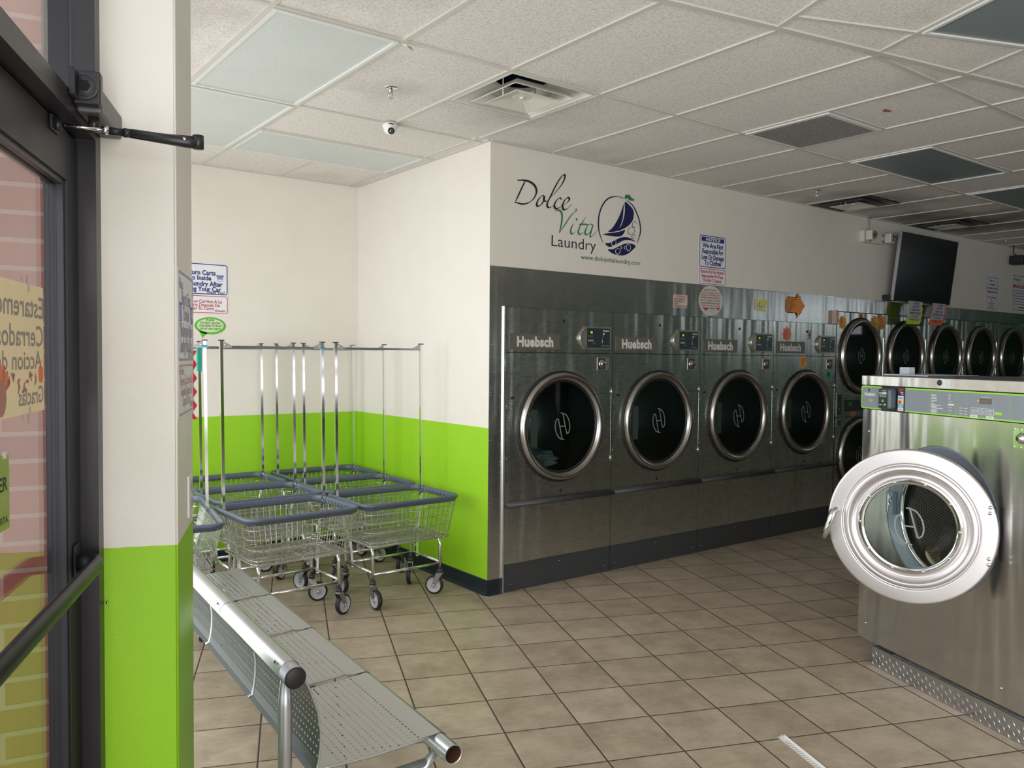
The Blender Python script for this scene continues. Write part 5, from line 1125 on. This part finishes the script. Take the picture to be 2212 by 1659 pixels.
# ================================================================== wall logo
S={'D1':[(296,2825),(271,2782),(243,2730),(208,2666)],'D2':[(229,2823),(235,2817),(271,2823),(329,2821),(374,2801),(393,2766),(382,2730),(353,2695),(309,2670),(265,2660),(229,2664),(199,2662)],'o':[(464,2736),(445,2741),(416,2714),(396,2680),(404,2662),(435,2676),(459,2708),(463,2737),(458,2716),(476,2704),(510,2723)],'l':[(502,2722),(555,2769),(624,2843),(651,2900),(639,2910),(612,2888),(570,2830),(525,2754),(491,2694),(495,2667),(520,2667),(560,2694)],'c':[(622,2733),(606,2743),(575,2722),(555,2687),(566,2665),(599,2673),(635,2701)],'e':[(634,2694),(673,2719),(694,2744),(678,2754),(649,2731),(631,2693),(641,2666),(675,2676),(721,2714)],'V1':[(561,2638),(580,2654),(611,2652),(627,2625),(624,2571),(613,2529),(602,2495)],'V2':[(602,2495),(652,2556),(714,2634),(757,2669),(759,2687)],'i':[(735,2577),(711,2530),(720,2501),(760,2522)],'i2':[(764,2613),(769,2607)],'t':[(854,2635),(811,2579),(784,2531),(796,2505),(845,2531)],'t2':[(787,2575),(836,2581),(881,2583)],'a':[(925,2587),(893,2588),(861,2557),(849,2519),(870,2511),(906,2540),(926,2587),(908,2536),(899,2501),(923,2505),(970,2554)],'ring':[(1029,2466),(999,2518),(981,2584),(985,2658),(1008,2722),(1049,2776),(1100,2808),(1169,2823),(1244,2817)],'ring2':[(1259,2813),(1330,2778),(1380,2721),(1414,2648),(1420,2578),(1385,2495)],'b1':[(1382,2641),(1355,2657),(1331,2633),(1346,2610),(1373,2618)],'b2':[(1353,2603),(1319,2612),(1287,2584),(1298,2556),(1334,2560),(1357,2581),(1353,2603)],'b3':[(1370,2551),(1343,2554),(1325,2540),(1343,2529),(1363,2537)],'w1':[(1158,2490),(1136,2500),(1115,2480),(1124,2456),(1150,2458),(1163,2478),(1158,2490)],'w2':[(1194,2440),(1168,2431),(1157,2412),(1173,2394),(1195,2399),(1207,2422),(1194,2440)],'w3':[(1207,2457),(1223,2445),(1211,2432)],'w4':[(1309,2472),(1282,2475),(1269,2453),(1282,2432),(1305,2433),(1316,2457),(1309,2472)],'w5':[(1264,2462),(1247,2451),(1256,2436)]}
P={'sail1':[(1238,2773),(1235,2711),(1227,2660),(1204,2607),(1170,2566),(1081,2552),(1121,2583),(1164,2634),(1202,2695),(1223,2741)],'sail2':[(1251,2794),(1303,2772),(1339,2742),(1347,2704),(1332,2658),(1288,2616),(1235,2588),(1178,2568),(1217,2615),(1242,2674),(1252,2732)],'hull':[(1028,2529),(1079,2541),(1148,2553),(1218,2571),(1256,2584),(1244,2558),(1218,2534),(1166,2524),(1105,2524),(1062,2524)],'wave1':[(1051,2464),(1098,2472),(1158,2499),(1210,2520),(1263,2530),(1317,2525),(1367,2506),(1308,2510),(1246,2503),(1193,2480),(1150,2458),(1107,2442),(1077,2444)],'wave2':[(1079,2420),(1133,2428),(1185,2450),(1246,2476),(1290,2484),(1335,2484),(1372,2471),(1336,2436),(1292,2407),(1239,2389),(1186,2387),(1125,2396)],'flag':[(1250,2816),(1252,2842),(1270,2850),(1301,2850),(1319,2834),(1354,2821),(1329,2810),(1297,2813),(1275,2822)]}
LNAVY = M('logo_navy_vinyl', (0.006, 0.010, 0.075), 0.5); LBLK = M('logo_black_vinyl', (0.012, 0.010, 0.030), 0.5); LGRN = M('logo_green_vinyl', (0.035, 0.19, 0.085), 0.5); LWHT = M('logo_pale_line', (0.66, 0.66, 0.70), 0.5)
mm = lambda pts: [(a/1000, b/1000) for a, b in pts]
t = thing('wall_lettering', 'navy and green script laundry name on the wall above the first dryers', 'wall lettering', (0, 0, 0))
mb = MB()
for k in ('D1', 'D2', 'o', 'l', 'c', 'e'): nib_stroke(mb, mm(S[k]), LBLK, -0.0012, 0.0045, 0.020, rad(35))
mb.build('script_word', t)
mb = MB()
for k in ('V1', 'V2', 'i', 'i2', 't', 't2', 'a'): nib_stroke(mb, mm(S[k]), LGRN, -0.0012, 0.0045, 0.018, rad(35))
mb.poly([(0.7665+0.009*math.cos(k), 2.610+0.010*math.sin(k)) for k in (0, 1, 2, 3, 4, 5)], -0.0012, LGRN); mb.build('script_word', t)
mb = MB(); mb.text('Laundry', 0.533, 2.399, 0.112, LBLK, -0.0012, 'LEFT', -0.004, 1.0, sp=1.0); wl = glyphs('Laundry', -0.004, 0, 1.0)[2]*0.112
for i in range(len(mb.v)): x, y, z = mb.v[i]; mb.v[i] = (0.533+(x-0.533)*0.425/wl, y, z)
mb.build('plain_word', t)
mb = MB(); wl = glyphs('www.dolcevitalaundry.com', 0.004, 0, 1.0)[2]; mb.text('www.dolcevitalaundry.com', 0.811, 2.328, 0.050, M('logo_dark_green', (0.03, 0.115, 0.06), 0.5), -0.0012, 'LEFT', 0.004, 0.612/(wl*0.050)); mb.build('web_address', t)
t = thing('wall_emblem', 'round navy sailing boat and soap bubble emblem beside the script lettering', 'wall emblem', (0, 0, 0))
mb = MB()
for k in ('ring', 'ring2'): nib_stroke(mb, mm(S[k]), LNAVY, -0.0012, 0.008, 0.013, rad(0))
for k in ('b1', 'b2', 'b3'): nib_stroke(mb, mm(S[k]), LNAVY, -0.0016, 0.003, 0.006)
mb.build('ring', t)
mb = MB()
for k in ('sail1', 'sail2', 'hull', 'wave1', 'wave2'): mb.poly([(v.x, v.y) for v in smooth_path([(a, b, 0) for a, b in mm(P[k])], 4, True)], -0.0012, LNAVY, 0.001)
for k in ('w1', 'w2', 'w3', 'w4', 'w5'): nib_stroke(mb, mm(S[k]), LWHT, -0.0018, 0.004, 0.006)
mb.build('boat_and_waves', t)
MB().poly([(v.x, v.y) for v in smooth_path([(a, b, 0) for a, b in mm(P['flag'])], 4, True)], -0.0012, LGRN, 0.001).build('flag', t)

# ================================================================== signs and notes
YS = -0.0048           # face of the steel cladding
def board(name, label, cat, loc, rz, build):
    t = thing(name, label, cat, loc, rz); build(t); return t
def two_sign(name, label, loc, rz, w_, h1, h2, gap, top, bot, col1=BLUEI, col2=REDI, face=PAPERW, notice=False, extra=None):
    """plate with a blue English panel above a red Spanish one; origin at its lower left corner"""
    t = thing(name, label, 'sign', loc, rz); H_ = h1+h2+gap
    mb = MB(); mb.rrect(-0.006, w_+0.006, -0.006, H_+0.006, 0.008, -0.002, face, 0.002); mb.build('plate', t)
    mb = MB(); y = -0.0027; mb.frame(0, w_, h2+gap, H_, 0.018, 0.0065, y, col1); mb.frame(0, w_, 0, h2, 0.016, 0.005, y, col2)
    for (s, x, z, sz, al, b, sx_, c_, sh) in top+bot: mb.text(s, x, z, sz, c_, y-0.0006, al, b, sx_, sh)
    if extra: extra(mb, y)
    mb.build('print', t); return t
W_, Hh1, Hh2 = 0.337, 0.255, 0.135
def nt_extra(mb, y): mb.rrect(0.024, W_-0.024, 0.350, 0.386, 0.004, y, BLUEI, 0.0006); mb.text('NOTICE', W_/2, 0.357, 0.034, PAPERW, y-0.0012, 'CENTER', 0.03, 1.5, 0.15)
two_sign('notice_sign', 'NOTICE sign on the wall above the round paper, blue over red panels', (2.112, -0.0005, 2.232), 0, W_, 0.262, 0.128, 0.010,
  [(s, W_/2, z, 0.054, 'CENTER', 0.036, k*0.96, BLUEI, 0) for s, z, k in (('We Are Not', 0.300, 0.95), ('Responsible For', 0.252, 0.80), ('Loss Or Damage', 0.204, 0.80), ('To Clothes', 0.158, 0.90))],
  [(s, W_/2, z, 0.040, 'CENTER', 0.02, k, REDI, 0) for s, z, k in (('Nosotros No Nos Hacemos', 0.090, 0.66), ('Responsables Por Ropa', 0.054, 0.72), ('Perdida O Danada', 0.018, 0.78))], extra=nt_extra)
mb = MB()
# back wall: return carts sign, bubble note
SB = 1.944
def cart_icon(mb, x, z, s, y, m):
    mb.add([(x, y, z+s*.75), (x+s, y, z+s*.75), (x+s*.86, y, z+s*.28), (x+s*.14, y, z+s*.28)], [(0, 3, 2, 1)], m); mb.box(x-s*.04, x+s*1.04, y-.0004, y, z+s*.75, z+s*.84, BLUEI)
    mb.tube([(x+s*.2, y, z+s*.28), (x+s*.15, y, z), (x+s*.9, y, z), (x+s*.82, y, z+s*.28)], s*.022, BLUEI, 4)
WS = 0.42; ICO = M('cart_icon_blue', (0.20, 0.24, 0.50), 0.5)
def carts_sign(loc, rz, label, fade=False):
    b_, r_ = (M('faded_blue_print', (0.30, 0.32, 0.44), 0.5), M('faded_red_print', (0.52, 0.30, 0.30), 0.5)) if fade else (BLUEI, REDI)
    return two_sign('cart_return_sign', label, loc, rz, WS, 0.232, 0.132, 0.010,
      [('Please...', 0.022, 0.330, 0.036, 'LEFT', 0.02, 1.0, b_, 0.35), ('Return Carts', WS/2, 0.290, 0.050, 'CENTER', 0.03, 0.90, b_, 0), ('To Inside', WS/2, 0.250, 0.050, 'CENTER', 0.03, 0.90, b_, 0), ('The Laundry After', WS/2, 0.206, 0.050, 'CENTER', 0.03, 0.90, b_, 0), ('Loading Your Car', WS/2, 0.166, 0.050, 'CENTER', 0.03, 0.88, b_, 0), ('Thank You!', WS-0.02, 0.150, 0.030, 'RIGHT', 0.02, 1.0, b_, 0.35)],
      [('Por Favor...', 0.022, 0.106, 0.028, 'LEFT', 0.02, 1.0, r_, 0.35), ('Regrese Los Carritos A La', WS/2, 0.078, 0.035, 'CENTER', 0.015, 0.88, r_, 0), ('Lavanderia Despues De', WS/2, 0.050, 0.035, 'CENTER', 0.015, 0.90, r_, 0), ('Cargar Su Carro', WS/2, 0.024, 0.035, 'CENTER', 0.015, 0.90, r_, 0), ('Gracias', WS-0.02, 0.012, 0.026, 'RIGHT', 0.015, 1.0, r_, 0.35)],
      col1=b_, col2=r_, extra=lambda mb, y: (cart_icon(mb, WS-0.085, 0.246, 0.055, y, ICO), cart_icon(mb, 0.03, 0.246, 0.055, y, ICO)))
carts_sign((-1.107-WS, SB-0.0005, 1.928), 0, 'cart return sign in blue and red on the far wall, above the green bubble')
o = carts_sign(tuple(FP(-3.093, -1.5555, 1.458)), ROT_DOOR, 'worn cart return sign on the side of the corner wall, seen edge-on', True); o.scale = (0.76, 1, 1.0)
mb = MB(); gb = M('green_bubble_rim', (0.10, 0.42, 0.035), 0.5); gp = M('pale_green_paper', (0.52, 0.72, 0.38), 0.6)
t = thing('bubble_note', 'green speech bubble note below the cart return sign', 'paper note', (-1.238, SB-0.0005, 1.832))
mb.poly(ell(0, 0, 0.118, 0.066, 32), -0.001, gb, 0.001); mb.poly([(-0.085, -0.04), (-0.060, -0.092), (-0.02, -0.055)], -0.001, gb, 0.001); mb.poly(ell(0, 0.002, 0.100, 0.052, 32), -0.0018, gp, 0.0006); mb.build('bubble', t)
mb = MB()
for s, z in (('PLEASE', 0.036), ('DO NOT ALLOW', 0.014), ('CHILDREN TO PLAY', -0.008), ('OR SIT ON CARTS', -0.030)): mb.text(s, 0, z, 0.021, BLKI, -0.0026, 'CENTER', 0.01, 0.92)
mb.build('writing', t)
# red zigzag ribbon behind the wall end
mb = MB(); z = 1.615; pts = []; 
for k in range(11): pts.append((0.0 if k % 2 else 0.034, 1.64-k*0.052))
vs = []; 
for x, zz in pts: vs += [(x-0.16, 0, zz), (x, 0, zz)]
mb.add(vs, [(2*i, 2*i+1, 2*i+3, 2*i+2) for i in range(len(pts)-1)], M('crimson_card', (0.50, 0.005, 0.035), 0.5))
o = mb.build('zigzag_border', None, (-1.374, SB-0.003, 0), 0); tag(o, 'strip of crimson zigzag border on the back wall beside the corner wall', 'paper decoration')
# switch on the corner wall
t = thing('light_switch', 'double light switch plate on the side of the corner wall', 'light switch', tuple(FP(-2.915, -1.5555, 1.165)), ROT_DOOR)
MB().box(0, 0.075, -0.006, 0, 0, 0.115, WHITEP, 0.002).build('plate', t)
for z in (0.022, 0.068): MB().box(0.026, 0.050, -0.0085, -0.006, z, z+0.028, GREYPL, 0.001).build('toggle', t)

# handmade notes on the steel
random.seed(21)
def scribble(mb, x0, x1, z0, z1, lines, m, y, m2=None, h=None, th=0.4, words=('IF', 'THIS', 'DRYER', 'IS', 'DONE', 'PLEASE', 'TAKE', 'OUT', 'YOUR', 'CLOTHES', 'NO', 'MORE', 'THAN', 'TWO', 'LOADS', 'SI', 'LA', 'ROPA', 'ESTA', 'SECA', 'POR', 'FAVOR')):
    dz = (z1-z0)/lines; sz = dz*0.95
    for i in range(lines):
        s = ''; wd = 0
        while True:
            w2 = random.choice(words); n_ = (s+' '+w2).strip(); g = glyphs(n_, 0.02, 0, 1.0)[2]*sz*0.8
            if g > (x1-x0): break
            s = n_
        if s: mb.text(s, x0, z1-dz*(i+0.85), sz, (m2 if m2 and i % 2 else m), y, 'LEFT', 0.02, 0.8)
def star(cx, cz, r0, r1, n): return [(cx+(r0 if k % 2 else r1)*math.cos(PI*k/n), cz+(r0 if k % 2 else r1)*math.sin(PI*k/n)) for k in range(2*n)]
ORG = M('orange_card', (0.72, 0.27, 0.07), 0.6); ORG2 = M('amber_card', (0.75, 0.36, 0.08), 0.6); YEL = M('yellow_card', (0.62, 0.60, 0.12), 0.6); PNK = M('pink_card', (0.60, 0.46, 0.41), 0.6); CRM = M('cream_paper', (0.58, 0.56, 0.50), 0.6)
BRW = M('brown_marker', (0.16, 0.05, 0.02), 0.6)
def note(name, label, x, z, fn, y=YS, cat='paper note', loc=None, rz=0):
    t = thing(name, label, cat, loc or (x, y, z), rz); a = MB(); b = MB(); fn(a, b); a.build('paper', t); b.build('writing', t); return t
note('paper_note', 'small pink handwritten note on the steel above the second dryer', 1.80, 2.02, lambda a, b: (a.box(0, 0.17, -0.001, 0, 0, 0.105, PNK), b.text('ATTENTION', 0.085, 0.085, 0.018, REDI, -0.0016, 'CENTER', 0.02, 1.1), [b.text(s, 0.008, 0.064-0.019*i, 0.018, BLKI, -0.0016, 'LEFT', 0.02, 0.9) for i, s in enumerate(('YOUR LAUNDRY', 'HAVE ENDED IT', 'PLEASE', 'OF WASHING CLOTHES'))]))
def rnd_note(a, b):
    a.poly(ell(0, 0, 0.152, 0.125, 36), -0.001, CRM, 0.001)
    for i, (z, w_) in enumerate(((0.088, .09), (0.066, .12), (0.046, .13), (0.024, .135), (0.002, .135), (-0.020, .13), (-0.042, .12), (-0.062, .11))):
        scribble(b, -w_, w_, z-0.010, z+0.010, 1, REDI if i in (1, 2, 4, 6) else BLKI, -0.0016)
    b.text('AVISO', 0.0, -0.100, 0.034, M('faint_green_ink', (0.35, 0.42, 0.33), 0.6), -0.0016, 'CENTER', 0)
    b.poly([(-0.10, -0.062), (-0.03, -0.062), (-0.065, -0.088)], -0.0018, REDI); b.poly([(0.07, -0.055), (0.12, -0.055), (0.095, -0.080)], -0.0018, REDI)
note('round_notice', 'large round paper notice in red and black writing, under the NOTICE sign', 2.262, 2.095, rnd_note)
note('paper_note', 'small yellow-framed note on the steel above the third dryer', 2.855, 2.04, lambda a, b: (a.add([(0, 0, 0), (0.155, 0, -0.008), (0.165, -0.006, 0.10), (0, 0, 0.10)], [(0, 1, 2, 3)], YEL), a.box(0.016, 0.135, -0.002, -0.001, 0.014, 0.082, PAPERW), scribble(b, 0.020, 0.132, 0.016, 0.080, 5, BLUEI, -0.0026)), y=YS-0.001)
def arrow(a, b):
    a.poly([(0, 0.05), (0.17, 0.05), (0.17, 0.0), (0.298, 0.115), (0.17, 0.23), (0.17, 0.185), (0.0, 0.185)], -0.0016, ORG, 0.0016); a.poly([(-0.008, 0.06), (0.02, 0.043), (0.12, 0.043), (0.12, 0.06), (0.165, 0.02), (0.164, -0.004), (0.25, 0.06), (0.1, 0.12), (0.23, 0.19), (0.166, 0.234), (0.15, 0.19), (0.02, 0.193), (-0.008, 0.16)], -0.0006, BLKI, 0.0006)
    for i, s in enumerate(('IF YOU DONT FIND', 'SPACE ON THIS', 'SIDE CHECK ON', 'THE OTHER SIDE', 'ON DRYERS', '#1 #2 #3')): b.text(s, 0.008, 0.160-i*0.021, 0.020, BRW, -0.0024, 'LEFT', 0.02, 0.85)
note('arrow_sign', 'orange paper arrow pointing right on the steel above the fourth dryer', 3.315, 1.995, arrow, cat='paper sign')
YD = -0.0145
def st(x, z, r, col, label, n=9, txt=4, grp=None, rr0=0.8):
    return note('paper_sticker', label, x, z, lambda a, b: (a.poly(star(0, 0, r*rr0, r, n), -0.001, col, 0.001), scribble(b, -r*0.62, r*0.62, -r*0.6, r*0.6, txt, BRW, -0.0016)), y=YD, cat='sticker')
st(3.325, 1.842, 0.072, M('coral_card', (0.68, 0.22, 0.13), 0.6), 'coral star sticker above the nameplate of the fourth large dryer', 8, 4)
st(3.592, 1.590, 0.060, ORG2, 'amber star sticker over the round door of the fourth large dryer', 9, 4)
st(4.235, 1.978, 0.072, ORG2, 'amber star sticker at the left of the first stacked dryer', 11, 4)
st(4.830, 1.994, 0.082, ORG2, 'amber star sticker right of the upper door of the first stacked dryer', 12, 4)
t_ = st(4.965, 2.000, 0.078, ORG, 'orange star sticker overlapping the amber one on the first stacked dryer', 12, 4); t_.location.y = YD-0.002
note('number_sticker', 'small white number 4 card right of the coral sticker', 3.65, 1.80, lambda a, b: (a.box(0, 0.06, -0.001, 0, 0, 0.09, GREYPL), b.text('4', 0.03, 0.018, 0.075, REDI, -0.0016, 'CENTER', 0.03)), y=YD, cat='sticker')
G4 = M('green_card', (0.02, 0.40, 0.10), 0.6)
note('number_sticker', 'green number 4 sticker below the coin slot of the fourth large dryer', 4.006, 1.470, lambda a, b: (a.poly(star(0, 0, 0.034, 0.040, 10), -0.001, G4, 0.001), b.text('4', 0, -0.028, 0.078, BLKI, -0.0016, 'CENTER', 0.03)), y=YD, cat='sticker')
def six(x, z, lab, dg='5'): note('number_sticker', lab, x, z, lambda a, b: (a.poly(star(0, 0, 0.036, 0.042, 12), -0.001, ORG, 0.001), b.text(dg, 0, -0.028, 0.080, BRW, -0.0016, 'CENTER', 0.03)), y=YD, cat='sticker')
six(4.565, 2.050, 'orange number sticker above the upper door of the first stacked dryer', '6')
six(4.47, 1.085, 'orange number sticker above the lower door of the first stacked dryer')
def hang(col, label, x, w_=0.30, sl=0.07):
    t = thing('hanging_note', label, 'paper note', (x, -0.125, 2.235)); mb = MB(); n = 14; vs = []
    for k in range(n+1):
        z = -0.24*k/n; e = 0.010*math.sin(k*1.7); sh = -sl*k/n; dy = -0.02*math.sin(k/n*2.5)
        vs += [(sh+e*0.4, dy, z), (w_+sh+e, dy, z)]
    mb.add(vs, [(2*k, 2*k+2, 2*k+3, 2*k+1) for k in range(n)], col); mb.build('backing', t)
    mb = MB(); vs = []
    for k in range(n): z = -0.22*k/n; sh = -sl*k/n; dy = -0.02*math.sin(k/n*2.5)-0.0015; vs += [(sh+0.018, dy, z), (w_+sh-0.022, dy, z)]
    mb.add(vs, [(2*k, 2*k+2, 2*k+3, 2*k+1) for k in range(n-1)], M('lined_grey_paper', (0.50, 0.50, 0.52), 0.7)); mb.build('sheet', t)
    mb = MB()
    for i, s in enumerate(('PLEASE', 'DO NOT', 'OPEN THE', 'DRYER WHILE', 'IT IS ON', 'THANK YOU')): mb.text(s, w_/2-0.006-sl*(0.15+0.14*i), -0.035-0.034*i, 0.030, BLUEI, -0.026, 'CENTER', 0.01, 1.15)
    mb.build('writing', t)
hang(M('neon_yellow_card', (0.55, 0.75, 0.05), 0.6), 'yellow wavy-edged note hanging under the television', 5.28)
hang(M('neon_orange_card', (0.85, 0.16, 0.07), 0.6), 'orange wavy-edged note hanging under the television, right of the yellow', 5.80, 0.31, 0.12)
# far signs on the wall
two_sign('thank_you_sign', 'small blue and red thank-you sign right of the television', (7.39, -0.0005, 2.245), 0, 0.30, 0.245, 0.13, 0.012,
  [(s, 0.15, z, 0.036, 'CENTER', 0.02, 0.85, BLUEI, 0) for s, z in (('Thank You...', 0.335), ('For Removing', 0.290), ('Your Laundry As Soon As', 0.245), ('The Machine Finishes', 0.200))],
  [(s, 0.15, z, 0.026, 'CENTER', 0.015, 0.85, REDI, 0) for s, z in (('Favor...', 0.096), ('De Recoger Su Ropa', 0.068), ('En Cuanto La', 0.042), ('Maquina Termine', 0.016))])
t = thing('rules_sign', 'blue framed rules sign cut by the right edge of the photo', 'sign', (8.12, -0.0005, 2.262))
mb = MB(); mb.rrect(-0.006, 0.506, -0.006, 0.446, 0.008, -0.002, PAPERW, 0.002); mb.build('plate', t)
mb = MB(); mb.frame(0, 0.5, 0, 0.44, 0.015, 0.007, -0.0027, BLUEI); mb.text('Welcome', 0.03, 0.375, 0.05, BLUEI, -0.0033, 'LEFT', 0.02, 1, 0.3); mb.text('We Appreciate Your Business', 0.12, 0.345, 0.018, BLUEI, -0.0033); mb.box(0.02, 0.48, -0.003, -0.0027, 0.285, 0.325, REDI); mb.text('BUT PLEASE DO NOT', 0.25, 0.295, 0.034, PAPERW, -0.0036, 'CENTER', 0.03)
for i in range(6): mb.box(0.03, 0.44-0.05*(i % 2), -0.003, -0.0027, 0.245-i*0.034, 0.252-i*0.034, BLUEI)
mb.box(0.2, 0.45, -0.003, -0.0027, 0.03, 0.045, BLUEI); mb.build('print', t)

# white slotted strip on the floor
t = thing('plastic_strip', 'white slotted plastic strip lying on the floor tiles', 'plastic strip', (-0.166, -2.405, 0.0005), math.atan2(-2.655+2.407, -0.269+0.163)+0.0)
mb = MB(); mb.box(0.0, 0.55, 0.0, 0.016, 0.0, 0.002, WHITEP); mb.box(0.0, 0.55, 0.016, 0.018, 0.0, 0.010, WHITEP); mb.add([(0, 0, 0.001), (-0.020, 0.018, 0.001), (0, 0.018, 0.001)], [(0, 2, 1)], WHITEP)
for i in range(28): x = 0.05+i*0.017; mb.box(x, x+0.0012, -0.010, 0.012, 0.0021, 0.0023, DKGREY); mb.box(x+0.002, x+0.0145, -0.012, 0.0, 0.0, 0.002, WHITEP)
mb.box(0.0, 0.05, -0.012, 0.0, 0, 0.002, WHITEP)
mb.build('strip', t)
